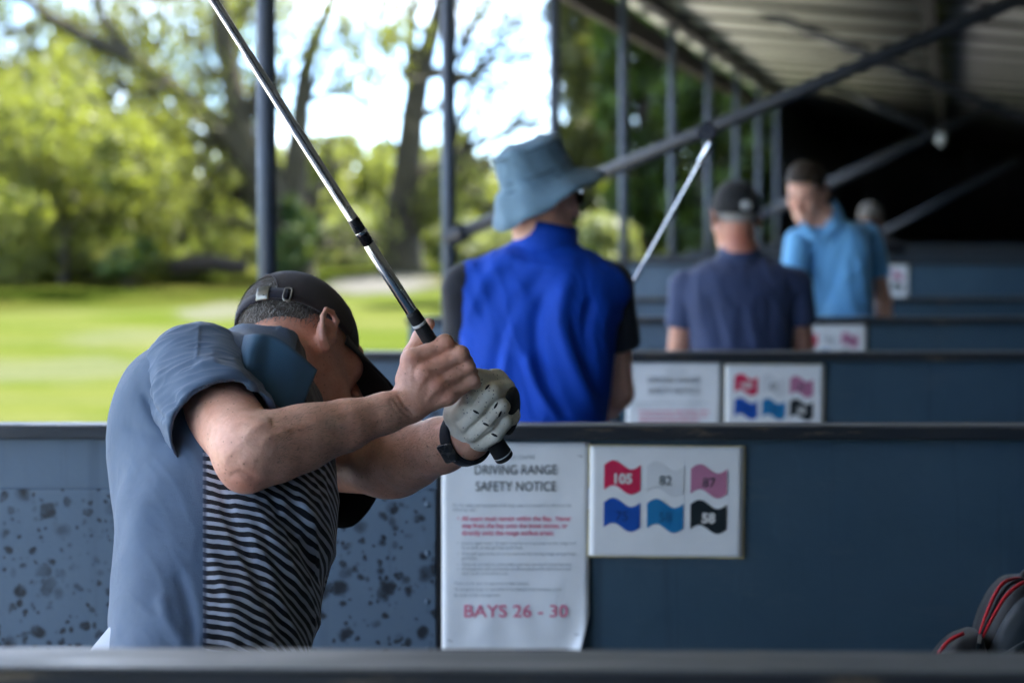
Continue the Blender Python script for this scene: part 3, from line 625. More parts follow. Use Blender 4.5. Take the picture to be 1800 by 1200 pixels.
def legs(root, hip, feet, knee_fwd, mt, ms, base, hw=.095, h=.007, pel=(.165, .14, .15)):
    """trousers (one mesh) and two shoes"""
    lo = np.minimum(hip, np.min(feet, 0)) - .25; hi = np.maximum(hip, np.max(feet, 0)) + .25; hi[2] = hip[2] + .16
    G = SDF(lo, hi, h); sd_ = np.array([feet[1][0] - feet[0][0], feet[1][1] - feet[0][1], 0]); sd_ /= np.linalg.norm(sd_)
    G.ell(hip + np.array([0, 0, .0]), pel, None, .03)
    for q, ft in zip((-1, 1), feet):
        a = hip + sd_ * q * hw - np.array([0, 0, .05]); kn = (a + ft) / 2 + knee_fwd; G.rc(a, kn, .092, .066, .04); G.rc(kn, ft + np.array([0, 0, .07]), .066, .055, .03)
    o = part('trousers', G.mesh(2), mt, root, base)
    for ft in feet:
        fwd = knee_fwd / (np.linalg.norm(knee_fwd) + 1e-9); fwd = np.array([fwd[0], fwd[1], 0]); fwd /= np.linalg.norm(fwd)
        g = SDF(ft - .22, ft + .24, .006); g.rc(ft + np.array([0, 0, .035]) - fwd * .04, ft + fwd * .15 + np.array([0, 0, .028]), .040, .036, .02); g.rc(ft + np.array([0, 0, .04]) - fwd * .02, ft + np.array([0, 0, .085]), .042, .04, .02)
        zf = float(ft[2]); g.op(np.array([ft[0] - .3, ft[1] - .3, zf - .2]), np.array([ft[0] + .3, ft[1] + .3, zf]), lambda X, Y, Z: (Z - zf) + 0 * X + 0 * Y, .004, 's'); part('shoe', g.mesh(1), ms, root, base)
    return o
def relaxed_hand(G, wr, d, side, s=1.0, curl=.5):
    """five fingered relaxed hand; d = finger direction, side = direction towards the thumb"""
    d = np.asarray(d, float); d /= np.linalg.norm(d); side = np.asarray(side, float); side -= (side @ d) * d; side /= np.linalg.norm(side); nrm = np.cross(d, side)
    for i, (o, L, r) in enumerate(((.027, .075, .0095), (.009, .083, .0098), (-.009, .078, .0093), (-.026, .062, .0083))):
        m = wr + d * .085 * s + side * o * s; G.rc(wr + side * o * .5 * s, m, .019 * s, .0125 * s, .014)
        p1 = m + (d * .45 + nrm * .12 * curl) * L * s; p2 = p1 + (d * .30 + nrm * .28 * curl) * L * s; p3 = p2 + (d * .18 + nrm * .30 * curl) * L * s; G.chain([m, p1, p2, p3], [r * 1.15 * s, r * s, r * .92 * s, r * .8 * s], .004)
    t0 = wr + d * .02 * s + side * .022 * s; t1 = wr + d * .055 * s + side * .046 * s + nrm * .012; t2 = t1 + (d * .032 + side * .008) * s; t3 = t2 + d * .026 * s; G.chain([t0, t1, t2, t3], [.018 * s, .0125 * s, .0108 * s, .009 * s], .008)
def cap_mesh(root, c, R, s, mt, base, brim_m=None, opening=True, name='cap', tilt=0.0, zoff=0.0, blen=.076):
    """baseball cap built round the skull: crown panels with a rear opening, brim, strap, button"""
    c = np.asarray(c, float)
    if tilt: ct, st = math.cos(tilt), math.sin(tilt); R = R @ np.array([[1, 0, 0], [0, ct, -st], [0, st, ct]])
    W = lambda p: c + R @ (np.asarray(p) * s)
    cz = .030 + zoff; rx, ry, rz = .0825, .1035, .100; na, ne = 96, 22; V = []; F = []
    def rim(az):          # az 0 = front; lower limit angle of the crown
        b = -.015 if True else 0; d = abs((az + math.pi) % (2 * math.pi) - math.pi); z = -.013 - .013 * (1 - math.cos(d)) / 2
        if opening:
            t = (math.pi - d) / .70
            if t < 1: z = max(z, -.026 + .084 * math.sqrt(max(0, 1 - t * t)))
        return z
    for i in range(na):
        az = 2 * math.pi * i / na; z0 = rim(az); e0 = math.asin(max(-.9, z0 / rz))
        for j in range(ne + 1):
            e = e0 + (math.pi / 2 - e0) * (j / ne) ** .9; q = math.cos(e) ** .82; seam = 1 - .006 * math.exp(-((((az * 3 / math.pi) % 1) - .5) / .06) ** 2) * 0
            pz = math.sin(e) * rz * (1.0 if e > 0 else 1); fl = 1 + .012 * math.sin(3 * az + 1) * math.cos(e)
            V.append(W((rx * q * math.sin(az) * fl, -.012 + ry * q * math.cos(az) * fl, cz + pz)))
    for i in range(na):
        k = (i + 1) % na
        for j in range(ne): F.append((i * (ne + 1) + j, k * (ne + 1) + j, k * (ne + 1) + j + 1, i * (ne + 1) + j + 1))
    V = np.array(V); capo = mesh_np(name, V, F, mt, root, smooth=True, origin=base); md = capo.modifiers.new('s', 'SOLIDIFY'); md.thickness = .0035; md.offset = 0
    pt = lambda az, e: W((rx * math.cos(e) ** .82 * math.sin(az) * 1.012, -.012 + ry * math.cos(e) ** .82 * math.cos(az) * 1.012, cz + math.sin(e) * rz * 1.01))
    for a in range(6):      # panel seams
        az = a * math.pi / 3; z0 = rim(az); e0 = math.asin(max(-.9, z0 / rz)); mb = MB(); mb.tube([pt(az, e0 + (math.pi / 2 - e0) * t / 16) - base for t in range(17)], .0012, 6); mb.build('seam', mt, capo, smooth=True)
    MB().lathe([(0, .004), (.005, .003), (.0075, 0), (.0075, -.002)], Matrix.Translation(Vector(W((0, -.012, cz + rz)) - base)) @ Matrix(R).to_4x4(), 14).build('button', mt, capo, smooth=True)
    # brim
    V = []; nb, nr = 36, 10
    for j in range(nr + 1):
        t = j / nr
        for i in range(nb + 1):
            q = -1 + 2 * i / nb; az = q * 1.10; x0, y0 = rx * .99 * math.sin(az), -.012 + ry * .99 * math.cos(az); ext = blen * (1 - abs(q) ** 3.2) ** .55
            x = x0 * (1 + .10 * t * (1 - q * q)) ; y = y0 + ext * t; zz = cz - .014 - .10 * t * .16 - 1.25 * (x * x) * (.55 + .45 * t); V.append(W((x, y, zz)))
    F = [(j * (nb + 1) + i, j * (nb + 1) + i + 1, (j + 1) * (nb + 1) + i + 1, (j + 1) * (nb + 1) + i) for j in range(nr) for i in range(nb)]
    br = mesh_np('brim', V, F, brim_m or mt, capo, smooth=True, origin=base); md = br.modifiers.new('s', 'SOLIDIFY'); md.thickness = .0035; md.offset = 0
    return capo, pt, W, rim, (rx, ry, rz, cz)
# ------------------------------------------------------------------ the golfer at the top of his backswing
V3 = np.array
def unit(a): a = np.asarray(a, float); return a / np.linalg.norm(a)
M_polo = None
hipG = P(365, 1150, 3.30); nekG = P(455, 655, 3.62)
uG = unit(nekG - hipG); f0 = V3([0, uG[2], -uG[1]]); cG = unit(math.sin(1.42) * V3([1, 0, 0]) + math.cos(1.42) * f0); cG = unit(cG - (cG @ uG) * uG); rG = np.cross(cG, uG)
baseG = V3([hipG[0], 3.30, .02])
golfer = tag(empty('person', baseG), 'man in slate polo with striped front and dark cap swinging a club', 'person')
SR, ER, WR = P(352, 676, 3.46), P(434, 800, 3.26), P(716, 714, 3.37)
SL, EL, WL = P(505, 800, 3.84), P(676, 812, 3.62), P(822, 768, 3.455)
butt, shaft_top = P(888, 806, 3.452), P(375, 0, 3.20); gdir = unit(shaft_top - butt)
# head attitude: spine tilts to the ball, head turned to the right
uh0 = unit([0.0, .73, .68]); fh0 = unit([0, .68, -.73]); ya = math.radians(47); fH = math.sin(ya) * V3([1, 0, 0]) + math.cos(ya) * fh0
RH = basis(fH, uh0); hdG = P(528, 614, 3.76)
def golfer_skin():
    lo = V3([-.60, 3.14, .93]); hi = V3([.02, 4.0, 1.55]); G = SDF(lo, hi, .0026)
    head(G, hdG, RH, 1.0, (0, 1), 1.06, (.0, -.004, -.026))
    # right ear of this head is drawn larger below; neck
    G.rc(hdG + RH @ V3([0, -.03, -.05]), nekG + uG * -.02, .060, .066, .03); G.rc(nekG, hipG + uG * .25, .07, .09, .03)
    # right arm
    G.rc(nekG - uG * .06, SR, .06, .06, .04); G.rc(SR, ER + V3([0, 0, .012]), .056, .048, .02)
    ax = WR - ER; G.chain([ER, ER + ax * .16, ER + ax * .33, ER + ax * .6, ER + ax * .86, WR], [.047, .048, .0445, .0355, .0270, .0245], .012)
    G.ell(ER + V3([-.002, .004, -.026]), (.027, .026, .024), None, .02)
    G.rc(ER + V3([.02, -.02, .018]), ER + ax * .45 + V3([0, -.012, .012]), .03, .022, .025)
    up = unit(np.cross(ax, V3([0, 1, 0]))); G.rc(ER + ax * .80, WR, .024, .021, .01)
    # right hand closed on the grip
    Yg = 3.402
    fin = [[(723, 632, -.030, .0135), (781, 604, -.020, .0122), (798, 614, .016, .0098), (770, 625, .030, .0085)],
           [(744, 658, -.037, .0138), (808, 624, -.021, .0124), (820, 636, .017, .0100), (790, 648, .032, .0086)],
           [(766, 678, -.036, .0130), (820, 647, -.018, .0116), (832, 658, .018, .0094), (803, 669, .031, .0082)],
           [(787, 696, -.029, .0118), (829, 669, -.014, .0104), (838, 678, .016, .0084), (814, 688, .028, .0075)]]
    for f in fin:
        q = [P(a, b, Yg + d) for a, b, d, _ in f]; r = [x[3] for x in f]; G.chain(q, r, .0028)
        G.rc(WR + (q[0] - WR) * .12, q[0], .0205, r[0] * 1.02, .010); G.ell(q[0] + V3([0, -.004, .001]), (.0115, .0095, .0105), None, .006)
        G.ell(q[1] + V3([.001, -.0015, .001]), (r[1] * 1.08,) * 3, None, .004)
    G.rc(P(716, 698, 3.385), P(728, 648, Yg - .008), .021, .018, .012)
    G.chain([P(714, 668, Yg + .004), P(724, 622, Yg + .020), P(739, 592, Yg + .029), P(754, 569, Yg + .025)], [.0165, .0125, .0112, .0088], .006)
    # left arm
    G.chain([SL, EL, EL + (WL - EL) * .3, EL + (WL - EL) * .7, WL, WL + unit(P(850, 720, 3.44) - WL) * .03], [.054, .050, .049, .038, .030, .027], .02)
    G.ell(P(700, 845, 3.60), (.032, .03, .022), None, .02)
    return G.mesh(2)
V, Q = golfer_skin()
V = fold(V, Q, [([(470, 742), (500, 738), (545, 738)], 8, -.0018), ([(425, 770), (455, 748), (480, 742)], 8, .0018), ([(392, 815), (410, 790), (440, 768)], 10, .0015), ([(400, 838), (425, 832), (455, 842)], 6, -.002), ([(420, 815), (436, 808), (452, 816)], 9, .0015),
    ([(690, 696), (703, 716), (724, 738)], 3, -.0018), ([(698, 690), (711, 712), (730, 732)], 3, -.0018), ([(684, 702), (696, 722), (714, 744)], 3.5, -.001),
    ([(540, 742), (600, 728), (690, 700)], 6, .0010), ([(570, 760), (600, 745), (640, 745), (700, 722)], 4, .0009), ([(620, 785), (660, 762), (705, 738)], 4, .0007), ([(500, 770), (540, 755), (600, 752)], 9, -.0010), ([(455, 780), (480, 765), (520, 760)], 9, .0015), ([(480, 800), (560, 800), (640, 770)], 14, -.0018),
    ([(730, 690), (748, 662)], 4, .0012), ([(722, 676), (724, 640)], 4, .001), ([(748, 706), (768, 682)], 4, .0012), ([(765, 716), (786, 700)], 4, .001),
    ([(762, 603), (768, 617)], 2.5, -.001), ([(785, 622), (792, 638)], 2.5, -.001), ([(800, 647), (806, 660)], 2.5, -.001)])
o = part('body', (V, Q), M_skin, golfer, baseG)
tint(o, V, SKIN, [(hdG, .15, (.52, .245, .165), .75), (hdG + RH @ V3([.085, -.01, 0]), .03, RED, .35), (hdG + RH @ V3([.03, .1, -.03]), .05, RED, .4), (ER + V3([0, -.03, -.04]), .035, RED, .6), (P(765, 665, 3.36), .06, (.60, .28, .19), .55)] +
     [(P(a, b, 3.355), .012, RED, .5) for a, b in ((723, 630), (744, 656), (766, 676), (787, 695), (783, 598), (812, 618), (822, 642), (830, 664))] + [(P(600, 770, 3.28), .12, (.68, .38, .26), .5), (P(690, 840, 3.55), .12, (.68, .39, .275), .6), (P(608, 620, 3.78), .05, (.42, .17, .14), .4), (P(675, 775, 3.28), .004, (.06, .02, .015), 1.5)])
# fine hairs on the forearms
def arm_hair(V, Q, a, b, n, seed, name='arm_hair'):
    r = np.random.default_rng(seed); N = normals(V, Q); ab = b - a; L = np.linalg.norm(ab); t = (V - a) @ ab / L ** 2; d = np.linalg.norm(V - a - t[:, None] * ab, axis=1); m = np.nonzero((t > .08) & (t < .95) & (d < .07))[0]; i = r.choice(m, n)
    p = V[i] + r.normal(scale=.001, size=(n, 3)); g = ab / L + r.normal(scale=.5, size=(n, 3)); g -= (g * N[i]).sum(1)[:, None] * N[i] * .8; g /= np.linalg.norm(g, axis=1)[:, None]; s_ = np.cross(g, N[i]) * .00012; ln = r.uniform(.006, .013, n)[:, None]
    return mesh_np(name, np.stack([p - s_, p + s_, p + g * ln + N[i] * .0016], 1).reshape(-1, 3), np.arange(3 * n).reshape(-1, 3), plain('arm_hair_brown', (.10, .055, .03), .5, .1, 50, bump=0), golfer, origin=baseG)
arm_hair(V, Q, ER, WR, 3500, 1); arm_hair(V, Q, EL, WL, 1800, 2)
# ---- polo shirt
M_slate = cloth('slate_knit', (.074, .116, .182), .7, .08, 700)
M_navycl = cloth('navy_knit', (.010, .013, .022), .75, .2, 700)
M_teal = cloth('collar_knit', (.026, .076, .128), .7, .12, 900)
def stripe_mat():
    b = NB('striped_front'); c = b.coord(); N0 = hipG - baseG
    s = b.dot(c, uG); l = b.dot(c, cG); ln = b.dot(c, rG)
    # the knit hangs in diagonal drapes that bend the stripes
    mpn = b.n('Mapping'); cc = b.n('TexCoord'); mpn.inputs['Rotation'].default_value = (0, .75, 0); mpn.inputs['Scale'].default_value = (14, 3, 2.5); b.l(cc.outputs['Object'], mpn.inputs[0])
    drape = b.math('MULTIPLY', b.math('SUBTRACT', b.noise(mpn.outputs[0], 1.0, 3, .5), .5), .022); wob = b.math('MULTIPLY', b.math('SUBTRACT', b.noise(c, 9, 3), .5), .010)
    ss = b.math('ADD', b.math('ADD', s, b.math('MULTIPLY', l, .10)), b.math('ADD', drape, wob))
    ph = b.math('FRACT', b.math('DIVIDE', ss, .0135)); st = b.ramp(ph, [(.0, 0), (.03, 1), (.44, 1), (.48, 0)])
    light = b.ramp(b.noise(c, 30, 3), [(.3, (.40, .435, .51)), (.7, (.50, .54, .62))])
    front = b.mix(st, (.006, .007, .012), light)
    off0 = float(N0 @ cG); lt = b.math('SUBTRACT', l, off0); s0 = float(N0 @ uG); sv = b.math('SUBTRACT', s, s0)
    mask = b.ramp(b.math('ADD', b.math('MULTIPLY', b.math('ADD', lt, b.math('MULTIPLY', sv, .16)), 1.0), .5), [(.4850, 0), (.4865, 1)])
    piping = b.math('SUBTRACT', mask, b.ramp(b.math('ADD', b.math('ADD', lt, b.math('MULTIPLY', sv, .16)), .5), [(.4890, 0), (.4900, 1)]))
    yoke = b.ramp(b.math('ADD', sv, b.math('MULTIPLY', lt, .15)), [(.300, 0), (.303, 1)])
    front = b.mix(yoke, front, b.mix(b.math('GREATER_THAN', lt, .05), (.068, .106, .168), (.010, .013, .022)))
    side = b.ramp(b.noise(c, 12, 4), [(.3, (.066, .104, .164)), (.7, (.080, .124, .194))])
    col = b.mix(mask, side, front); col = b.mix(b.math('MULTIPLY', piping, .8), col, (.02, .03, .06))
    b.set(Base_Color=col, Roughness=.7, Specular_IOR_Level=.3, Sheen_Weight=.2, Sheen_Roughness=.45); b.bump(b.math('ADD', b.noise(c, 800, 2), b.math('MULTIPLY', b.noise(c, 45, 5, .6), 2.0)), .25, .003); return b.m
M_stripe = stripe_mat()
def golfer_shirt():
    G = SDF([-.68, 3.02, .80], [-.16, 4.0, 1.46], .0042)
    G.loft(hipG, nekG, cG, [(-.42, .130, .160, -.004), (-.1, .136, .165, 0), (.15, .145, .166, -.004), (.45, .160, .172, -.008), (.70, .158, .185, -.026), (.86, .135, .165, -.032), (1.0, .085, .095, -.012), (1.08, .066, .07, 0)], .03)
    G.rc(nekG - uG * .06 + V3([0, .02, 0]), SR + V3([.0, .02, -.01]), .045, .070, .05); G.rc(nekG - uG * .07, SL - V3([0, .03, 0]), .06, .07, .05); G.ell(P(290, 760, 3.50), (.075, .08, .11), None, .06)
    return G.mesh(2)
V, Q = golfer_shirt(); V = ripple(V, Q, .0012, 22, 3); dgn = unit(.55 * cG - .83 * uG); Rw = np.stack([dgn, np.cross(dgn, rG), rG], 1)
fr_ = np.clip(((V - hipG) @ cG + .04) / .08, .25, 1.0)[:, None]; V = V + (wrinkle(V, Q, .0075, (5.5, 26, 8), Rw, 1.6, 1) - V) * fr_; V = V + (wrinkle(V, Q, .0030, (14, 60, 20), Rw, 1.5, 2) - V) * fr_
V = fold(V, Q, [([(440, 880), (490, 960), (540, 1060), (560, 1120)], 14, .006), ([(470, 870), (530, 960), (575, 1040)], 12, -.006), ([(380, 850), (430, 960), (480, 1060), (500, 1130)], 15, -.005), ([(520, 870), (565, 930), (588, 990)], 10, .005), ([(365, 960), (400, 1060), (420, 1140)], 12, .003),
    ([(250, 690), (272, 735), (300, 775)], 8, -.006), ([(215, 745), (260, 760), (300, 770)], 10, -.003), ([(310, 1000), (330, 1060), (345, 1130)], 12, -.005), ([(280, 1040), (300, 1100), (330, 1140)], 12, .004), ([(230, 850), (245, 950), (240, 1080)], 30, .004)])
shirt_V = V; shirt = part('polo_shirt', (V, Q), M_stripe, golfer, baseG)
def sleeve(a, b, ra, rb, lo, hi, arm, h=.0026):
    G = SDF(lo, hi, h); d = unit(b - a); G.rc(a, b, ra, rb, .01)
    cut = b + d * .0; big = .2
    G.op(b - big, b + big, lambda X, Y, Z: -(((X - cut[0]) * d[0] + (Y - cut[1]) * d[1] + (Z - cut[2]) * d[2])), .003, 's')
    G.rc(b - d * .09, b + d * .05, ra - .018, rb - .0045, .004, 's'); return G.mesh(1)
SH = P(392, 752, 3.325); dS = unit(SH - SR)
V, Q = sleeve(SR + V3([-.004, .012, .006]), SH + dS * .004, .084, .078, [-.60, 3.1, 1.02], [-.28, 3.66, 1.46], None)
V = fold(V, Q, [([(350, 572), (347, 605), (346, 640)], 2.2, .0016), ([(314, 776), (366, 740), (416, 710), (462, 690)], 3, -.0022), ([(330, 700), (390, 680), (450, 668)], 12, -.006), ([(340, 640), (400, 650), (455, 690)], 12, .007), ([(300, 690), (318, 740), (322, 780)], 10, -.006), ([(285, 640), (275, 690), (300, 760)], 9, .004), ([(420, 625), (450, 660), (470, 700)], 8, -.005), ([(360, 720), (400, 700), (450, 690)], 9, .004), ([(258, 668), (270, 710), (300, 745)], 5, -.004)])
dS2 = unit(np.cross(dS, [0, 1, 0])); Rs = np.stack([unit(dS2 + .5 * dS), unit(dS - .5 * dS2), np.cross(unit(dS2 + .5 * dS), unit(dS - .5 * dS2))], 1); V = wrinkle(V, Q, .0060, (7, 24, 12), Rs, 1.6, 3); V = wrinkle(V, Q, .0022, (18, 60, 30), Rs, 1.4, 4); slv = part('sleeve', (V, Q), M_slate, shirt, baseG)
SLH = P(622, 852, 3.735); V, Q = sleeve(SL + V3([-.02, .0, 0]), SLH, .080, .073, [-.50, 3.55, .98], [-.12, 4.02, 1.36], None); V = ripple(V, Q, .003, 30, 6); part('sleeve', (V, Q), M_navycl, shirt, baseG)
# collar, standing up round the bent neck
def patch(name, rows, m, parent, base, th=.0025, n=8):
    """rows: lists of (px, py, Y) with equal length"""
    g = V3([[P(*p) for p in r] for r in rows]); g = np.stack([spline(r, n) for r in g]); g = np.stack([spline(g[:, j], n) for j in range(g.shape[1])], 1)
    a, b, _ = g.shape; F = [(i * b + j, i * b + j + 1, (i + 1) * b + j + 1, (i + 1) * b + j) for i in range(a - 1) for j in range(b - 1)]
    o = mesh_np(name, g.reshape(-1, 3), F, m, parent, smooth=True, origin=base); md = o.modifiers.new('s', 'SOLIDIFY'); md.thickness = th; return o
SP, SV = proj(shirt_V), shirt_V
def front_y(px, py, rad=9):
    d = np.hypot(SP[:, 0] - px, SP[:, 1] - py); m = d < rad; return float(SV[m][:, 1].min()) if m.any() else 3.6
def crow(pts, lift): return [(a, b, y if y else min(front_y(a, b), cap_) - lift) for a, b, y, cap_ in pts]
patch('collar', [[(432, 618, 3.70), (408, 616, 3.58), (424, 644, 3.386), (458, 688, 3.366), (494, 716, 3.362), (527, 728, 3.376)],
                 [(436, 606, 3.71), (408, 604, 3.59), (430, 614, 3.402), (470, 646, 3.388), (510, 676, 3.384), (542, 690, 3.396)],
                 [(440, 596, 3.72), (410, 596, 3.60), (440, 587, 3.432), (480, 590, 3.420), (518, 614, 3.412), (558, 650, 3.418)]], M_teal, shirt, baseG)
def disc(name, c, nrm, r, t, m, parent, base):
    q = Vector(nrm).to_track_quat('Z', 'Y').to_matrix().to_4x4(); return MB().lathe([(0, t), (r * .8, t), (r, t * .6), (r, 0)], Matrix.Translation(Vector(V3(c) - base)) @ q, 14).build(name, m, parent, smooth=False)
M_button = plain('dark_button', (.03, .032, .036), .25, .1, 40)
disc('collar_button', P(526, 720, front_y(526, 720) - .012), (-.1, -1, .1), .0055, .002, M_button, shirt, baseG)
# ---- cap
M_capcl = cloth('charcoal_twill', (.030, .0215, .021), .85, .15, 800); M_capstrap = cloth('strap_twill', (.022, .021, .032), .8, .15, 900)
M_buckle = plain('brushed_brass', (.30, .29, .25), .35, .15, 60, metal=.9); M_ring = plain('dull_ring', (.35, .34, .32), .35, .1, 60, metal=.9)
capo, cpt, cW, crim, cdim = cap_mesh(golfer, hdG, RH, 1.0, M_capcl, baseG, opening=True, tilt=-.15, blen=.104, zoff=-.006)
rx, ry, rz, cz = cdim
def ringpt(az, z, g=1.0): q = math.sqrt(max(0, 1 - (z / rz) ** 2)) ** .82; return cW((rx * q * math.sin(az) * g, -.012 + ry * q * math.cos(az) * g, cz + z))
def band(a0, a1, zl, zh, g, name, m, parent, n=24):
    Vv = [ringpt(a0 + (a1 - a0) * i / n, z, g) for i in range(n + 1) for z in (zl, (zl + zh) / 2, zh)]; F = [(i * 3 + j, i * 3 + j + 1, i * 3 + j + 4, i * 3 + j + 3) for i in range(n) for j in (0, 1)]
    o = mesh_np(name, Vv, F, m, parent, smooth=True, origin=baseG); md = o.modifiers.new('s', 'SOLIDIFY'); md.thickness = .0028; md.offset = 1; return o
band(math.pi - .78, math.pi + .70, -.027, -.008, 1.0, 'strap', M_capstrap, capo)
band(math.pi - .86, math.pi - .52, -.026, -.006, 1.035, 'strap_tail', M_capstrap, capo)
band(math.pi - .56, math.pi - .33, -.030, -.004, 1.055, 'buckle', M_buckle, capo, 8)
rp_ = [ringpt(math.pi - a, z, 1.06) - baseG for a, z in ((.80, -.006), (.80, -.026), (.86, -.030), (.91, -.026), (.91, -.006), (.86, -.003))]
MB().tube(spline(rp_ + [rp_[0]], 5)[:-1], .0014, 8, closed=True).build('slider_ring', M_ring, capo, smooth=True)
# arch binding round the rear opening
ar = []
for i in range(41):
    az = math.pi - .71 + 1.42 * i / 40; ar.append(ringpt(az, crim(az), 1.01) - baseG)
MB().tube(ar, .0022, 8).build('opening_binding', M_capcl, capo, smooth=True)
# ---- cropped grey hair: a scalp layer and many short hairs
def hair_layer(root, c, R, s, base, m, zfun, grow=.004, strands=5000, ln=.010, thick=.0005, seed=1, m2=None, yoff=0):
    r = np.random.default_rng(seed); A = (.076 + grow, .097 + grow, .086 + grow); C0 = V3([0, -.012, .035]); V_, F_ = [], []
    na, ne = 168, 96; key = {}
    ids = -np.ones((na, ne + 1), int); pts = []
    for i in range(na):
        az = 2 * math.pi * i / na
        for j in range(ne + 1):
            e = -1.25 + (math.pi / 2 + 1.25) * j / ne; p = V3([A[0] * math.cos(e) * math.sin(az), A[1] * math.cos(e) * math.cos(az), A[2] * math.sin(e)]) + C0
            if p[2] >= zfun(az) - .004 + .003 * math.sin(az * 37) * math.sin(az * 23): ids[i, j] = len(pts); pts.append(c + R @ (p * s))
    for i in range(na):
        for j in range(ne):
            q = (ids[i, j], ids[(i + 1) % na, j], ids[(i + 1) % na, j + 1], ids[i, j + 1])
            if min(q) >= 0: F_.append(q)
    o = mesh_np('hair', pts, F_, m, root, smooth=True, origin=base)
    az = r.uniform(0, 2 * math.pi, strands); e = np.arcsin(r.uniform(-.93, .98, strands)); d = np.stack([np.cos(e) * np.sin(az), np.cos(e) * np.cos(az), np.sin(e)], 1); p = d * V3(A) + C0
    zf = V3([zfun(a) for a in az]); keep = r.uniform(size=strands) < np.clip((p[:, 2] - zf + .026) / .03, 0, 1); p, d = p[keep], d[keep]; n = len(p)
    fl = np.stack([d[:, 0] * .2, -.35 - .0 * d[:, 1], -.9 + 0 * d[:, 0]], 1) + r.normal(scale=.35, size=(n, 3)); fl -= (fl * d).sum(1)[:, None] * d * .75; fl /= np.linalg.norm(fl, axis=1)[:, None]
    sd_ = np.cross(fl, d); sd_ /= np.linalg.norm(sd_, axis=1)[:, None] + 1e-9; L = (ln * r.uniform(.5, 1.2, n))[:, None]; tip = p + fl * L + d * L * .25; w2 = sd_ * thick
    Vv = np.stack([p - w2, p + w2, tip], 1).reshape(-1, 3) * s; mesh_np('hair_strands', c + Vv @ R.T, np.arange(n * 3).reshape(-1, 3), m2 or m, o, origin=base)
    return o
def hair_mat(name, a, b_):
    q = NB(name); g = q.n('NewGeometry'); c = q.coord(); q.set(Base_Color=q.ramp(q.math('ADD', q.math('MULTIPLY', g.outputs['Random Per Island'], .7), q.math('MULTIPLY', q.noise(c, 300, 2), .3)), [(.2, a), (.8, b_)]), Roughness=.6, Specular_IOR_Level=.2); q.bump(q.noise(c, 400, 2), .5, .002); return q.m
M_hgrey = hair_mat('grey_stubble', (.05, .045, .04), (.42, .40, .37)); M_hbase = hair_mat('hair_base_grey', (.06, .05, .04), (.12, .10, .085))
def zf_g(az): d = abs((az + math.pi) % (2 * math.pi) - math.pi); return np.interp(d, [0, .9, 1.15, 1.45, 1.75, 2.1, 2.6, 3.15], [.09, .06, -.026, -.008, .008, -.018, -.046, -.056])
hair_layer(golfer, hdG, RH, 1.0, baseG, M_hbase, zf_g, .0025, 14000, .011, .0005, 3, M_hgrey)
# ---- glove on the left hand
def glove_mat():
    b = NB('white_glove_leather'); c = b.coord(); v = b.n('TexVoronoi'); v.inputs['Scale'].default_value = 190; v.inputs['Randomness'].default_value = .35; b.l(c, v.inputs['Vector'])
    hole = b.math('LESS_THAN', v.outputs['Distance'], .20); patchy = b.ramp(b.noise(c, 28, 2), [(.47, 0), (.53, 1)]); grime = b.ramp(b.noise(c, 40, 5, .7), [(.45, 0), (.8, .7)])
    col = b.mix(grime, (.86, .80, .68), (.62, .53, .40)); col = b.mix(b.math('MULTIPLY', b.math('MULTIPLY', hole, patchy), .8), col, (.10, .09, .075))
    b.set(Base_Color=col, Roughness=.6, Specular_IOR_Level=.35); b.bump(b.math('SUBTRACT', b.noise(c, 120, 4, .7), b.math('MULTIPLY', hole, .6)), .35, .0015); return b.m
M_glove = glove_mat(); M_glblack = cloth('glove_knit', (.012, .012, .014), .7, .1, 900)
def glove():
    Yl = 3.432; G = SDF([-.13, 3.33, 1.19], [.03, 3.53, 1.38], .0020)
    fin = [[(872, 668, .026, .0140), (838, 664, -.013, .0138), (824, 700, -.024, .0125), (808, 728, -.018, .0112)],
           [(886, 684, .024, .0140), (862, 690, -.018, .0138), (838, 722, -.028, .0125), (816, 746, -.020, .0112)],
           [(894, 706, .020, .0135), (878, 717, -.016, .0132), (856, 744, -.026, .0120), (833, 763, -.018, .0106)],
           [(896, 730, .014, .0125), (886, 742, -.012, .0120), (871, 764, -.018, .0108), (851, 778, -.010, .0096)]]
    for f in fin:
        q = [P(a, b, Yl + d) for a, b, d, _ in f]; r = [x[3] for x in f]; G.chain(q, r, .0022); G.rc(WL + (q[0] - WL) * .2, q[0], .024, r[0], .012)
    G.rc(WL + unit(P(850, 715, 3.44) - WL) * .008, P(806, 728, Yl + .004), .029, .021, .014); G.chain([P(804, 728, Yl + .006), P(800, 700, Yl + .022), P(794, 672, Yl + .028), P(786, 650, Yl + .027)], [.019, .015, .0125, .010], .008)
    G.rc(WL + unit(P(850, 715, 3.44) - WL) * .010, WL + unit(P(850, 715, 3.44) - WL) * .03, .0345, .0345, .01)
    return G.mesh(1)
V, Q = glove()
V = fold(V, Q, [([(806, 742), (828, 716), (846, 686)], 2.2, -.0016), ([(820, 756), (845, 736), (866, 708)], 2.2, -.0016), ([(838, 774), (862, 752), (882, 732)], 2.2, -.0014), ([(815, 700), (832, 708)], 2, -.001), ([(832, 726), (848, 732)], 2.2, -.001), ([(800, 745), (812, 770), (830, 785)], 3, -.0014), ([(850, 660), (870, 675), (884, 690)], 4, .001)])
gl = part('golf_glove', (V, Q), M_glove, golfer, baseG); GN = normals(V, Q); GP = proj(V)
def on_surface(px, py, V=V, N=GN, p=GP):
    d = np.hypot(p[:, 0] - px, p[:, 1] - py); m = np.nonzero(d < 4)[0]; m = m if len(m) else [int(np.argmin(d))]; i = m[int(np.argmin(V[m][:, 1]))]; return V[i], N[i]
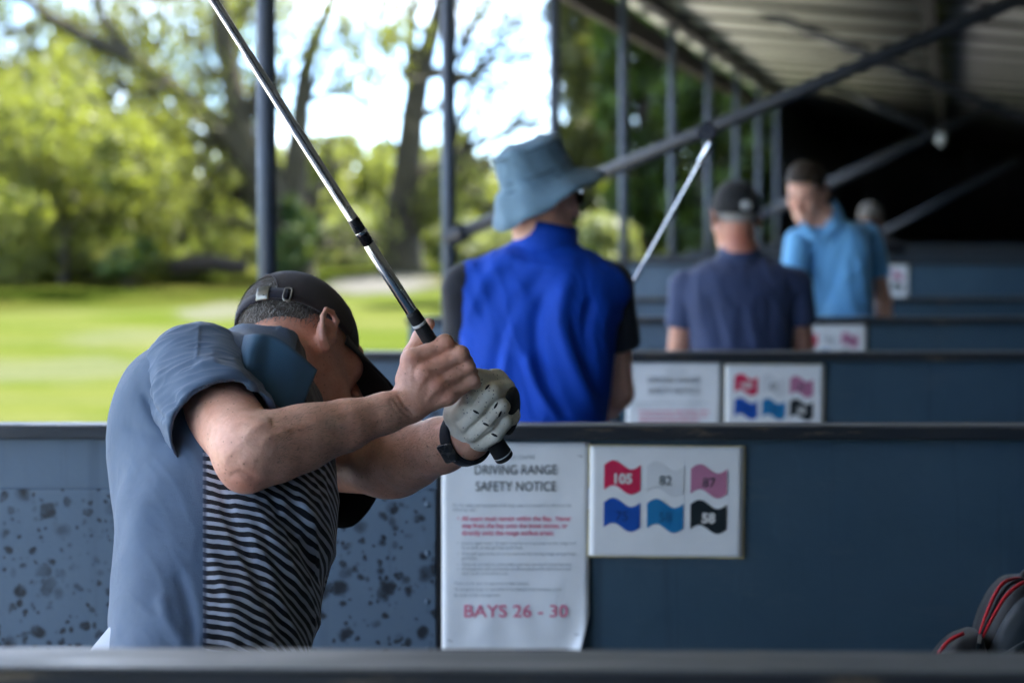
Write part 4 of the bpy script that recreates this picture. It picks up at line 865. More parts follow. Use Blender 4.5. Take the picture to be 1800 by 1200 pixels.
for (a, b, ang) in ((855, 678, 65), (869, 711, 65), (881, 730, 60), (852, 744, -25), (866, 762, -25), (838, 722, -30)):
    c_, n_ = on_surface(a, b); t_ = V3([math.cos(math.radians(ang)), 0, math.sin(math.radians(ang))]); t_ -= (t_ @ n_) * n_; t_ = unit(t_); s_ = np.cross(n_, t_)
    Vv = [c_ + n_ * (.0007 if k else .0012) + t_ * .0052 * math.cos(q * math.pi / 5) * (1 if k else 0) + s_ * .0018 * math.sin(q * math.pi / 5) * (1 if k else 0) for k in (0, 1) for q in range(10)]
    mesh_np('knuckle_slot', Vv, [(q, (q + 1) % 10, 10 + (q + 1) % 10, 10 + q) for q in range(10)], M_glblack, gl, origin=baseG)
# dark stretch panel on the back of the glove
g2 = SDF([-.04, 3.36, 1.18], [.03, 3.52, 1.38], .0025); g2.ell(P(898, 722, 3.444), (.0105, .028, .036), basis(unit([.3, .9, 0]), [.12, 0, 1]), .004); part('stretch_panel', g2.mesh(1), M_glblack, gl, baseG)
# ---- wrist strap
M_band = cloth('navy_webbing', (.012, .013, .02), .7, .15, 600); aw = unit(WL - EL); wq = Vector(aw).to_track_quat('Z', 'Y').to_matrix().to_4x4()
wc = WL - aw * .004
wt = MB().lathe([(.036, -.011), (.040, -.0105), (.0415, -.008), (.0415, .008), (.040, .0105), (.036, .011)], Matrix.Translation(Vector(wc - baseG)) @ wq, 36).build('wristwatch', M_band, golfer, smooth=True)
cd_ = unit(V3([-.55, -.75, -.45]) - (V3([-.55, -.75, -.45]) @ aw) * aw)
Mx = Matrix.Translation(Vector(wc + cd_ * .0425 - baseG)) @ Matrix((Vector(np.cross(cd_, aw)), Vector(aw), Vector(-cd_))).transposed().to_4x4()
MB().box((-.015, -.0135, -.004), (.015, .0135, .005), Mx).build('watch_case', M_button, wt, bevel=.003)
# ---- trousers and shoes
M_chino = cloth('pale_grey_chino', (.42, .45, .50), .8, .08, 700); M_shoe = plain('white_shoe', (.55, .55, .53), .5, .1, 20)
legs(golfer, hipG - uG * .03 - cG * .022 + V3([0, 0, -.02]), [V3([-.66, 3.42, .02]), V3([-.22, 3.40, .02])], V3([.02, .09, 0.]), M_chino, M_shoe, baseG, pel=(.140, .13, .13))
# ------------------------------------------------------------------ his club
M_rubber = plain('grip_rubber', (.012, .012, .013), .6, .2, 60, bump=.5, bscale=420, bdist=.0012); M_chrome = plain('chromed_steel', (.74, .75, .77), .2, .06, 20, metal=1, bump=0); M_white = plain('white_paint', (.75, .75, .73), .5, .05, 30, bump=0)
M_gun = plain('gunmetal_band', (.02, .02, .025), .3, .2, 60, metal=.5)
def club(name, label, a, d, L, s=1.0, face=None, head_m=None, hs=1.0, sr=1.0):
    """golf iron: a = butt end, d = direction to the head"""
    d = unit(d); root = tag(empty(name, a), label, 'golf club'); q = Vector(d).to_track_quat('Z', 'Y').to_matrix().to_4x4()
    lt = lambda prof, n=20: MB().lathe(prof, q, n)
    lt([(0, -.001), (.0118, 0), (.0138, .002), (.0142, .006), (.0138, .02), (.0128, .10), (.0112, .20), (.0100, .262), (.0088, .268), (.0, .268)]).build('grip', M_rubber, root, smooth=True)
    lt([(.0143, .0075), (.01455, .0078), (.01455, .0092), (.0143, .0095)]).build('butt_ring', M_white, root, smooth=True)
    lt([(.0103, .2435), (.01075, .244), (.01068, .2475), (.0102, .248)]).build('grip_ring', M_white, root, smooth=True)
    sh = lt([(r_ * sr, z_) for r_, z_ in [(.0088, .262), (.0086, .385), (.0076, .386), (.0076, .58), (.0070, .582), (.0070, .70), (.0062, .702), (.0062, L - .08), (.0052, L - .07), (.0052, L)]]).build('shaft', M_chrome, root, smooth=True)
    lt([(.0080, .384), (.0084, .3845), (.0084, .428), (.0080, .4285)]).build('shaft_band', M_gun, sh, smooth=True); lt([(.00845, .402), (.0087, .4025), (.0087, .4065), (.00845, .407)]).build('band_ring', M_chrome, sh, smooth=True)
    lt([(.0056, L - .06), (.0076, L - .055), (.0078, L), (.006, L + .004)]).build('hosel', M_chrome, root, smooth=True)
    fz = V3(face) if face is not None else V3([0, 1, 0]); fz = unit(fz - (fz @ d) * d); sd_ = np.cross(d, fz)
    out_ = [(0, -.012), (.0, .012), (.022, .020), (.050, .034), (.068, .044), (.076, .034), (.076, .006), (.066, -.010), (.035, -.016), (.010, -.016)]
    Vv = []; n = len(out_)
    for k, th in ((0, -.001), (1, .0), (2, .009), (3, .012)):
        sc = (.93, 1, 1, .86)[k]
        for x, y in out_: xx, yy = .038 + (x - .038) * sc, .012 + (y - .012) * sc; Vv.append(d * (L - .004 - yy * .0 + .012 - (yy - .0) * 1.0 + .006) + (sd_ * .88 + d * .47) * xx * hs + fz * (th - .006 + (.02 - yy) * .25))
    F = [(k * n + i, k * n + (i + 1) % n, (k + 1) * n + (i + 1) % n, (k + 1) * n + i) for k in range(3) for i in range(n)]; mb = MB(); mb.add(Vv, F + [tuple(range(n))[::-1], tuple(3 * n + i for i in range(n))]); mb.build('club_head', head_m or M_chrome, root)
    return root
club('golf_club', 'steel shafted golf club gripped in both hands of the swinging golfer', butt, gdir, .95, face=(0, 1, 0))
# ------------------------------------------------------------------ man in blue vest and floppy hat
def trunk_secs(w=.19, d=.125, belly=.0):
    return [(-.20, d * .95, w * .90, 0), (0, d, w * .90, 0), (.25, d * 1.05 + belly, w * .88, belly * .5), (.55, d * 1.05, w * .96, 0), (.75, d, w * 1.0, -.01), (.88, d * .82, w * .86, -.012), (1.0, .062, .085, 0), (1.06, .05, .06, 0)]
def yawdir(deg): a = math.radians(deg); return V3([math.sin(a), math.cos(a), 0.])       # 0 = away from the camera, 90 = to the right
def person_bg(label, base, hip, neck, front, head_c, head_f, head_u, arms, shirt_m, secs, sleeve_len, h=.006, hs=1.0, ears=(1, 1), skin=SKIN, trouser=M_chino, strokes=(), sleeve_m=None, rip=.003, hemr=.062, vest=False, marks=(), shr=.066):
    root = tag(empty('person', base), label, 'person'); R = basis(head_f, head_u)
    allp = [hip + V3([0, 0, .25]), neck, head_c + V3([0, 0, .16]), head_c - V3([.14, .14, .1]), head_c + V3([.14, .14, .1])] + [p for a in arms for p in a[:3]]
    lo = np.min(allp, 0) - .12; hi = np.max(allp, 0) + .12
    G = SDF(lo, hi, h * .8); head(G, head_c, R, hs, ears); G.rc(head_c + R @ V3([0, -.028, -.05]) * hs, neck - V3([0, 0, .03]), .056, .062, .03); u = unit(neck - hip); G.rc(neck, hip + u * .28, .07, .10, .03)
    for a in arms:
        sh, el, wr, fd, sd_ = a; G.rc(neck - u * .07, sh, .06, .055, .04); G.rc(sh, el, .052, .042, .02); G.rc(el, el + (wr - el) * .35, .043, .042, .015); G.rc(el + (wr - el) * .35, wr, .042, .027, .015); relaxed_hand(G, wr, fd, sd_)
    V, Q = G.mesh(2); o = part('body', (V, Q), M_skin, root, base)
    tint(o, V, skin, [(head_c, .13, tuple(x * .95 for x in skin), .6), (head_c + R @ V3([0, .1, -.03]), .05, RED, .4)] + list(marks))
    lo = np.minimum(np.min([a[0] for a in arms], 0), hip) - .3; hi = np.maximum(np.max([a[0] for a in arms], 0), neck) + .3; lo[2] = hip[2] - .14; hi[2] = neck[2] + .1
    G = SDF(lo, hi, h); G.loft(hip, neck, front, secs, .03)
    for a in arms: G.rc(neck - u * .065, a[0] - unit(a[0] - neck) * .01, .052, .058 if not vest else .062, .05)
    V, Q = G.mesh(2); V = ripple(V, Q, rip, 14, 2, (1, 1, .35)); dg_ = unit([.35, 0, -.94]); Rw_ = np.stack([dg_, np.cross(dg_, [0, 1., 0]), V3([0, 1., 0])], 1); V = wrinkle(V, Q, .0065, (4.5, 17, 6), Rw_, 1.6, 7); V = wrinkle(V, Q, .002, (11, 40, 14), Rw_, 1.5, 8); V = fold(V, Q, strokes); sh_o = part('vest' if vest else 'polo_shirt', (V, Q), shirt_m, root, base)
    for a in arms:
        s0, el = a[0], a[1]; d = unit(el - s0); b = s0 + d * sleeve_len; G = SDF(np.minimum(s0, b) - .12, np.maximum(s0, b) + .12, h); V, Q = sleeve_bg(G, s0, b, shr, hemr, d); V = ripple(V, Q, .002, 24, 4); part('sleeve', (V, Q), sleeve_m or shirt_m, sh_o, base)
    sd_ = np.cross(front, V3([0, 0, 1])); fl = base[2]
    legs(root, V3([hip[0], hip[1], hip[2] - .04]), [V3([hip[0], hip[1], fl]) - sd_ * .14, V3([hip[0], hip[1], fl]) + sd_ * .14], V3(front) * .02, trouser, M_shoe, base, h=.010)
    return root, R, sh_o
def sleeve_bg(G, a, b, ra, rb, d):
    G.rc(a, b, ra, rb, .01); G.op(b - .2, b + .2, lambda X, Y, Z: -(((X - b[0]) * d[0] + (Y - b[1]) * d[1] + (Z - b[2]) * d[2])), .004, 's'); G.rc(b - d * .06, b + d * .05, min(ra, rb) - .02, rb - .007, .004, 's'); return G.mesh(1)
M_vest = cloth('royal_blue_fleece', (.0035, .056, .41), .75, .06, 500, .0); M_dots = cloth('black_dotted_polo', (.012, .014, .022), .8, .2, 700)
Yh = 6.02; f = yawdir(18); hip = P(935, 800, Yh) * V3([1, 1, 0]) + V3([0, 0, .92]); neck = P(958, 428, Yh + .02); sdv = np.cross(f, V3([0, 0, 1]))
shl = P(822, 508, Yh - .0) ; shr = P(1070, 506, Yh + .0)
ell_, elr = P(826, 705, Yh + .14), P(1084, 690, Yh + .06); wl, wr = P(900, 730, Yh + .36), P(1030, 740, Yh + .30)
hat_man, RHt, vest_o = person_bg('man in royal blue vest and floppy grey blue hat seen from behind', V3([hip[0], Yh, .02]), hip, neck, f, P(950, 343, Yh + .03), unit([.80, .58, -.10]), V3([0, .05, 1]),
    [(shl, ell_, wl, unit([.6, .3, .1]), V3([0, .3, 1])), (shr, elr, wr, unit([-.6, .3, .1]), V3([0, .3, 1]))], M_vest, trunk_secs(.205, .135, .01), .155, h=.0055, hs=.98, sleeve_m=M_dots, vest=True, rip=.002, hemr=.068,
    strokes=[([(905, 440), (850, 500), (815, 600), (805, 720)], 16, 0.0102), ([(960, 470), (900, 560), (860, 680), (850, 735)], 14, -0.0136), ([(1000, 480), (985, 560), (1010, 650), (1050, 730)], 15, 0.0153), ([(960, 500), (940, 580), (960, 680), (1000, 735)], 13, -0.0153), ([(1040, 520), (1030, 590), (1050, 680)], 9, -0.0136), ([(930, 500), (890, 600), (880, 730)], 12, 0.0119), ([(1005, 560), (1025, 630), (1058, 700)], 8, -0.0136), ([(880, 450), (950, 470), (1030, 460)], 10, 0.0068), ([(925, 620), (945, 680), (985, 740)], 9, 0.0136)])
bh = V3([hip[0], Yh, .02]); M_hat = cloth('faded_denim_cotton', (.125, .205, .270), .9, .14, 500)
# vest collar
def ring_collar(root, base, c, u, r0, r1, hgt, m, name='collar', open_dir=None, gap=0.0):
    u = unit(u); a = unit(np.cross(u, [0, 1, .1])); b = np.cross(u, a); Vv = []; n = 40
    for i in range(n + 1):
        t = 2 * math.pi * i / n; dr = math.cos(t) * a + math.sin(t) * b
        for j in range(5): q = j / 4; Vv.append(c + dr * (r0 + (r1 - r0) * q) + u * hgt * q + u * .006 * math.sin(2 * t) * q)
    F = [(i * 5 + j, i * 5 + j + 1, (i + 1) * 5 + j + 1, (i + 1) * 5 + j) for i in range(n) for j in range(4)]; o = mesh_np(name, Vv, F, m, root, smooth=True, origin=base); md = o.modifiers.new('s', 'SOLIDIFY'); md.thickness = .005; return o
ring_collar(vest_o, bh, neck - V3([0, 0, .03]), V3([.05, .1, 1]), .082, .074, .075, M_vest)
# floppy hat
M_hatseam = cloth('hat_binding', (.085, .145, .195), .9, .1, 500)
hatc = P(946, 322, Yh + .02); uh_ = unit(V3([-.34, -.14, .92])); fh_ = unit(V3([.82, .5, .34])); RhT = basis(fh_, uh_)
def hat(root, base, c, R, m):
    n = 64; prof = [(0, .104), (.040, .105), (.068, .103), (.080, .098), (.085, .091), (.084, .084), (.086, .055), (.090, .03), (.094, .010), (.106, .000), (.125, -.006), (.147, -.014), (.166, -.022)]
    Vv = []; rr = np.random.default_rng(2)
    for r, z in prof:
        for k in range(n):
            t = 2 * math.pi * k / n; sb = max(0, -math.sin(t)); sf = max(0, math.sin(t)); w_ = max(0, (r - .106) / .068); rr_ = min(r, .106) + max(0, r - .106) * (1 - .52 * sb ** 1.5 - .18 * math.cos(t) ** 2)
            zz = z + w_ * (-.062 * sb ** 1.3 - .016 * math.cos(t) ** 2 - .012 * sf) + w_ * .004 * math.sin(5 * t)
            Vv.append(c + R @ V3([rr_ * math.cos(t) * .93, rr_ * math.sin(t) * 1.04, zz]))
    F = [(i * n + k, i * n + (k + 1) % n, (i + 1) * n + (k + 1) % n, (i + 1) * n + k) for i in range(len(prof) - 1) for k in range(n)]
    Vv = ripple(np.array(Vv), np.array(F), .0032, 55, 9); Vv = ripple(Vv, np.array(F), .0018, 130, 10)
    o = mesh_np('floppy_hat', Vv, F, m, root, smooth=True, origin=base); md = o.modifiers.new('s', 'SOLIDIFY'); md.thickness = .003; md.offset = -1
    for (r, z) in ((.0865, .091), (.092, .028), (.098, .007)): MB().tube([c + R @ V3([r * math.cos(t) * .93, r * math.sin(t) * 1.04, z]) - base for t in np.linspace(0, 2 * math.pi, 49)[:-1]], .0034, 6, closed=True).build('hat_seam', M_hatseam, o, smooth=True)
    for a in (-1.9, 2.2, .6): MB().lathe([(.002, .001), (.005, .001), (.005, 0)], Matrix.Translation(Vector(c + R @ V3([.096 * math.cos(a) * .93, .096 * math.sin(a) * 1.04, .045]) - base)) @ Matrix(R).to_4x4() @ Matrix.Rotation(a, 4, 'Z') @ Matrix.Rotation(math.pi / 2, 4, 'Y'), 12).build('eyelet', M_ring, o)
    return o
hat(hat_man, bh, hatc, RhT, M_hat)
M_lens = plain('dark_lens', (.008, .008, .01), .12, .1, 20, bump=0); hc = P(950, 343, Yh + .03)
sg = MB().tube(spline([hc + RHt @ V3([q * .077, .0, .010]) - bh if k == 0 else hc + RHt @ V3([q * .066, .085, .008]) - bh for q, k in ((1, 0), (1, 1))] + [hc + RHt @ V3([-.066, .085, .008]) - bh, hc + RHt @ V3([-.077, 0, .010]) - bh], 6), .003, 8).build('sunglasses', M_lens, hat_man, smooth=True)
for q in (-1, 1): MB().add([hc + RHt @ V3([q * (.006 + .060 * x), .108 - .022 * x * x, .002 + z]) - bh for x in (0, .33, .66, 1) for z in (-.018, .018)], [(i * 2, i * 2 + 1, i * 2 + 3, i * 2 + 2) for i in range(3)]).build('lens', M_lens, sg, solid=.004)
hair_layer(hat_man, hc, RHt, .98, bh, M_hbase, zf_g, .004, 1500, .009, .0007, 5, M_hgrey)
ca = P(1000, 700, Yh + .30); cb = P(1249, 252, Yh + .10); club('golf_club', 'golf iron held upright in front by the man in blue vest', cb - unit(cb - ca) * .88, cb - ca, .88, face=np.cross(V3([-.55, .35, .6]), unit(cb - ca)), head_m=M_gun, hs=.66, sr=.62)

# ------------------------------------------------------------------ man in navy polo and black cap
M_navy = cloth('navy_polo_knit', (.036, .052, .115), .75, .08, 600); Yn = 8.6; f = yawdir(-6); hip = V3([P(1305, 600, Yn)[0], Yn, .90]); neck = P(1300, 452, Yn); bn = V3([hip[0], Yn, .02])
shl, shr = P(1208, 505, Yn), P(1396, 502, Yn); hc = P(1292, 382, Yn + .02)
navy, RN, pol_o = person_bg('man in navy polo and black cap seen from behind', bn, hip, neck, f, hc, yawdir(-14) + V3([0, 0, -.12]), V3([0, .05, 1]),
    [(shl, P(1192, 632, Yn + .02), P(1215, 700, Yn + .22), unit([.3, .8, -.2]), V3([0, .1, 1])), (shr, P(1412, 630, Yn + .02), P(1385, 700, Yn + .22), unit([-.3, .8, -.2]), V3([0, .1, 1]))], M_navy, trunk_secs(.205, .125, .01), .145, h=.007, skin=(.47, .24, .16), marks=[(neck + V3([0, -.05, .06]), .07, (.45, .13, .08), .7)],
    strokes=[([(1250, 520), (1262, 570), (1275, 617)], 9, -.006), ([(1330, 500), (1322, 560), (1340, 617)], 10, .006), ([(1360, 520), (1350, 580), (1358, 617)], 8, -.006), ([(1290, 540), (1285, 617)], 9, .005)])
ring_collar(pol_o, bn, neck - V3([0, 0, .028]), V3([0, .12, 1]), .080, .070, .055, M_navy)
M_blackcap = cloth('black_twill', (.008, .008, .009), .8, .15, 600); cp, pt, W, rim, dm = cap_mesh(navy, hc, RN, 1.0, M_blackcap, bn, opening=False, tilt=.05, zoff=.002)
# round white badge at the back of the cap: ring and a small triangle
def badge():
    a0 = math.pi + .0; c = W((-.006 * 0 + dm[0] * math.sin(a0) * 1.02, -.012 + dm[1] * math.cos(a0) * 1.03, dm[3] + .002)); n = RN @ V3([0, -1, .06]); q = Vector(n).to_track_quat('Z', 'Y').to_matrix().to_4x4(); M = Matrix.Translation(Vector(c - bn)) @ q
    MB().tube([M @ Vector((.016 * math.cos(t), .016 * math.sin(t), .002)) for t in np.linspace(0, 2 * math.pi, 25)[:-1]], .0026, 6, closed=True).build('badge_ring', M_white, cp)
    MB().add([M @ Vector(p) for p in ((-.010, .008, .004), (.010, .008, .004), (0, -.011, .004), (-.010, .008, 0), (.010, .008, 0), (0, -.011, 0))], [(0, 1, 2), (3, 5, 4), (0, 3, 4, 1), (1, 4, 5, 2), (2, 5, 3, 0)]).build('badge_mark', M_white, cp)
badge()
def zf_n(az): d = abs((az + math.pi) % (2 * math.pi) - math.pi); return np.interp(d, [0, .9, 1.15, 1.45, 1.75, 2.1, 2.6, 3.15], [.09, .06, -.045, -.03, .0, -.03, -.055, -.06])
M_hsilver = hair_mat('silver_hair', (.16, .15, .14), (.50, .48, .45)); hair_layer(navy, hc, RN, 1.0, bn, M_hsilver, zf_n, .006, 1500, .012, .0008, 6)

# ------------------------------------------------------------------ man in light blue polo, looking down
M_sky = cloth('sky_blue_polo', (.155, .41, .70), .7, .05, 600); Yb = 11.2; f = unit(yawdir(205)); bb = V3([P(1478, 560, Yb)[0], Yb, .02]); hip = V3([bb[0], Yb, .97]); neck = P(1448, 388, Yb - .02); hc = P(1417, 336, Yb - .07)
shl, shr = P(1402, 424, Yb - .08), P(1527, 414, Yb + .06)
skyman, RB, pol_b = person_bg('man in light blue polo with dark brown hair looking down', bb, hip, neck, f, hc, unit([-.45, -.78, -.46]), unit([-.15, -.35, 1]),
    [(shl, P(1392, 530, Yb - .18), P(1410, 600, Yb - .40), unit([.1, -.6, -.6]), V3([.6, -.2, .3])), (shr, P(1552, 528, Yb + .08), P(1556, 620, Yb - .06), unit([0, -.2, -1]), V3([-.5, -1, 0]))], M_sky, trunk_secs(.20, .125, .015), .20, h=.008, hs=1.06, skin=(.62, .36, .26), hemr=.064, shr=.060,
    strokes=[([(1440, 410), (1438, 470), (1432, 540)], 5, .006), ([(1480, 430), (1465, 500), (1440, 555)], 8, -.008), ([(1500, 450), (1505, 500), (1515, 555)], 7, -.008), ([(1400, 440), (1415, 490), (1430, 540)], 8, .006), ([(1470, 500), (1500, 480), (1520, 460)], 7, .007)])
# open collar: two leaves
for s_, pts in ((1, [[(1402, 402, 11.08), (1418, 418, 11.05), (1436, 426, 11.04)], [(1412, 388, 11.10), (1424, 402, 11.06), (1438, 416, 11.04)]]), (-1, [[(1482, 376, 11.18), (1474, 400, 11.06), (1442, 426, 11.035)], [(1466, 352, 11.22), (1462, 384, 11.10), (1441, 414, 11.04)]])):
    patch('collar', pts, M_sky, pol_b, bb, .006, 5)
M_brown = hair_mat('dark_brown_hair', (.010, .007, .005), (.035, .024, .016))
def zf_b(az): d = abs((az + math.pi) % (2 * math.pi) - math.pi); return np.interp(d, [0, .7, 1.0, 1.35, 1.6, 1.75, 2.2, 3.15], [.082, .078, .058, -.01, -.012, .01, -.04, -.06])
hair_layer(skyman, hc, RB, 1.06, bb, M_brown, zf_b, .011, 2500, .014, .0012, 7)
# brows and eyes
for q in (-1, 1):
    MB().tube([hc + RB @ (V3([q * x, y, z]) * 1.06) - bb for x, y, z in ((.014, .097, .020), (.03, .097, .025), (.048, .086, .020))], .0035, 6).build('eyebrow', M_brown, skyman, smooth=True)
    MB().lathe([(0, .0118), (.004, .0112), (.008, .0085), (.0105, .005)], Matrix.Translation(Vector(hc + RB @ (V3([q * .032, .0805, -.001]) * 1.06) - bb)) @ Matrix(RB).to_4x4() @ Matrix.Rotation(-math.pi / 2, 4, 'X'), 14).build('eye', plain('eye_dark', (.05, .04, .035), .2, .1, 20, bump=0), skyman, smooth=True)

# ------------------------------------------------------------------ figure in the shade at the far end
M_shade = cloth('black_jacket', (.012, .013, .018), .8, .2, 400); Yf = 18.6; f = yawdir(20); bf = V3([P(1535, 400, Yf)[0], Yf, .19]); hip = V3([bf[0], Yf, 1.02]); neck = P(1534, 416, Yf); hc = P(1531, 399, Yf + .01) + V3([0, 0, .05])
far, RF, _ = person_bg('distant person in dark clothes and grey cap behind the man in light blue', bf, hip, neck, f, hc, yawdir(30) + V3([0, 0, -.2]), V3([0, .1, 1]),
    [(neck + V3([-.2, 0, -.10]), neck + V3([-.25, .05, -.38]), neck + V3([-.15, .25, -.42]), V3([.5, .8, 0]), V3([0, 0, 1])), (neck + V3([.2, 0, -.10]), neck + V3([.25, .05, -.38]), neck + V3([.15, .25, -.42]), V3([-.5, .8, 0]), V3([0, 0, 1]))], M_shade, trunk_secs(.2, .12), .2, h=.012, skin=(.09, .045, .03))  # skin colour darkened to carry the far end's shade
M_greycap = cloth('grey_cap_cotton', (.15, .135, .12), .85, .1, 500); cap_mesh(far, hc, RF, 1.08, M_greycap, bf, opening=False)

# ------------------------------------------------------------------ notices on the dividers
M_paper = None
def paper_mat():
    b = NB('laminated_paper'); c = b.coord(); g = b.ramp(b.noise(c, 14, 5, .6), [(.35, (.80, .83, .85)), (.7, (.86, .885, .90))]); b.set(Base_Color=g, Roughness=.28, Specular_IOR_Level=.5)
    b.bump(b.math('ADD', b.noise(b.coord((6, 6, 2)), 5, 3), b.noise(c, 60, 2)), .10, .003); return b.m
M_paper = paper_mat(); M_ink = plain('dark_ink', (.035, .055, .06), .5, .1, 40, bump=0); M_soft = plain('small_print', (.30, .34, .36), .5, .1, 40, bump=0); M_pinkink = plain('pink_ink', (.72, .17, .27), .5, .08, 40, bump=0); M_yell = plain('yellowed_edge', (.55, .47, .24), .5, .25, 30, bump=0)
FC = {'red': plain('flag_crimson', (.62, .020, .085), .45, .05, 30, bump=0), 'white': plain('flag_white', (.70, .73, .755), .45, .03, 30, bump=0), 'pink': plain('flag_pink', (.50, .20, .32), .45, .05, 30, bump=0), 'blue': plain('flag_blue', (.008, .085, .42), .45, .05, 30, bump=0), 'cyan': plain('flag_cyan', (.012, .19, .43), .45, .05, 30, bump=0), 'black': plain('flag_black', (.010, .018, .022), .45, .1, 30, bump=0), 'grey': plain('thin_outline', (.66, .69, .71), .5, .05, 30, bump=0)}
def text(parent, s, x, z, size, m, y=-.0016, align='LEFT', bold=0.0, name='lettering', width=None):
    cu = bpy.data.curves.new(name, 'FONT'); cu.body = s; cu.size = size; cu.align_x = align; cu.offset = bold; cu.resolution_u = 3
    t = bpy.data.objects.new(name, cu); COL.objects.link(t); dg = bpy.context.evaluated_depsgraph_get(); me = bpy.data.meshes.new_from_object(t.evaluated_get(dg)); bpy.data.objects.remove(t); bpy.data.curves.remove(cu)
    me.name = name; me.materials.clear(); me.materials.append(m); o = bpy.data.objects.new(name, me); COL.objects.link(o); o.parent = parent; o.location = (x, y, z); o.rotation_euler = (math.pi / 2, 0, 0)
    if width:
        n = len(me.vertices); co = np.empty(n * 3, np.float32); me.vertices.foreach_get('co', co); w_ = co[0::3].max() - co[0::3].min(); k = width / w_; o.scale = (k, 1, 1)
    o['kind'] = 'stuff' if len(s) > 1 else ''
    if not o['kind']: del o['kind']
    return o
def sheet_obj(root, w_, h_, m, name, curl=False, yel=False):
    nx, nz_ = 24, 32; Vv = []
    for j in range(nz_ + 1):
        for i in range(nx + 1):
            x, z = w_ * i / nx, -h_ * j / nz_; y = -.0006 * (1 + math.sin(9 * i / nx * 2 + j * .3)) if curl else 0
            if curl:
                q = (x / w_ - 1) + (-z / h_ - 1) * .9 + .16
                if q > 0: y -= .9 * q * q; x -= .12 * q
                y -= .0012 * math.exp(-((z + h_ * .86) / .03) ** 2) * (1 + math.sin(i * 1.1))
            Vv.append((x, y, z))
    F = [(j * (nx + 1) + i, (j + 1) * (nx + 1) + i, (j + 1) * (nx + 1) + i + 1, j * (nx + 1) + i + 1) for j in range(nz_) for i in range(nx)]
    o = mesh_np(name, Vv, F, m, root, smooth=curl); md = o.modifiers.new('s', 'SOLIDIFY'); md.thickness = .0012; md.offset = -1; return o
def flag(parent, x, z, w_, h_, m, num, tm, outline=None, bold=.0):
    def shape(gr): 
        n = 24; t = np.linspace(0, 1, n + 1); wv = .105 * h_ * 1.35 * np.sin(t * 2 * math.pi) * -1; top = [(x - gr + (w_ + 2 * gr) * a, z + b * -1 + gr) for a, b in zip(t, wv)]; bot = [(x - gr + (w_ + 2 * gr) * a, z - h_ * .78 - b - gr) for a, b in zip(t, wv)]; return top, bot
    top, bot = shape(0); n = len(top); Vv = [(a, -.0012, b) for a, b in top] + [(a, -.0012, b) for a, b in bot] + [(a, -.0002, b) for a, b in top] + [(a, -.0002, b) for a, b in bot]
    F = [(i, n + i, n + i + 1, i + 1) for i in range(n - 1)]; o = mesh_np('flag', Vv, F, m, parent)
    if outline: top, bot = shape(.0012); mesh_np('flag_outline', [(a, -.0008, b) for a, b in top] + [(a, -.0008, b) for a, b in bot], F, outline, parent)
    text(parent, num, x + w_ / 2, z - h_ * .57, h_ * .42, tm, align='CENTER', bold=bold, name='flag_number', y=-.0022)
def flag_sign(pos, rot, label, W_=.297, Hh=.213, nudge=0):
    r = tag(empty('flag_distance_sign', pos), label, 'sign', 'flag distance signs'); r.rotation_euler = (0, rot, 0)
    MB().box((-.0028, .0014, -Hh - .0028), (W_ + .0028, .0030, .0028)).build('yellowed_backing', M_yell, r)
    sh = sheet_obj(r, W_, Hh, M_paper, 'card'); rows = [(('red', '105', M_white), ('white', '82', M_ink), ('pink', '87', M_ink)), (('blue', '75', plain('faded_navy_ink', (.008, .035, .13), .5, .1, 30, bump=0)), ('cyan', '58', plain('faded_teal_ink', (.008, .085, .20), .5, .1, 30, bump=0)), ('black', '58', M_white))]
    for j, row in enumerate(rows):
        for i, (c, num, tm) in enumerate(row): flag(r, .028 + .0835 * i, -.036 - .0725 * j - .003 * i * (1 - j * .6), .070, .062, FC[c], num, tm, FC['grey'] if c == 'white' else None, .0012 if tm is M_white else 0)
    return r
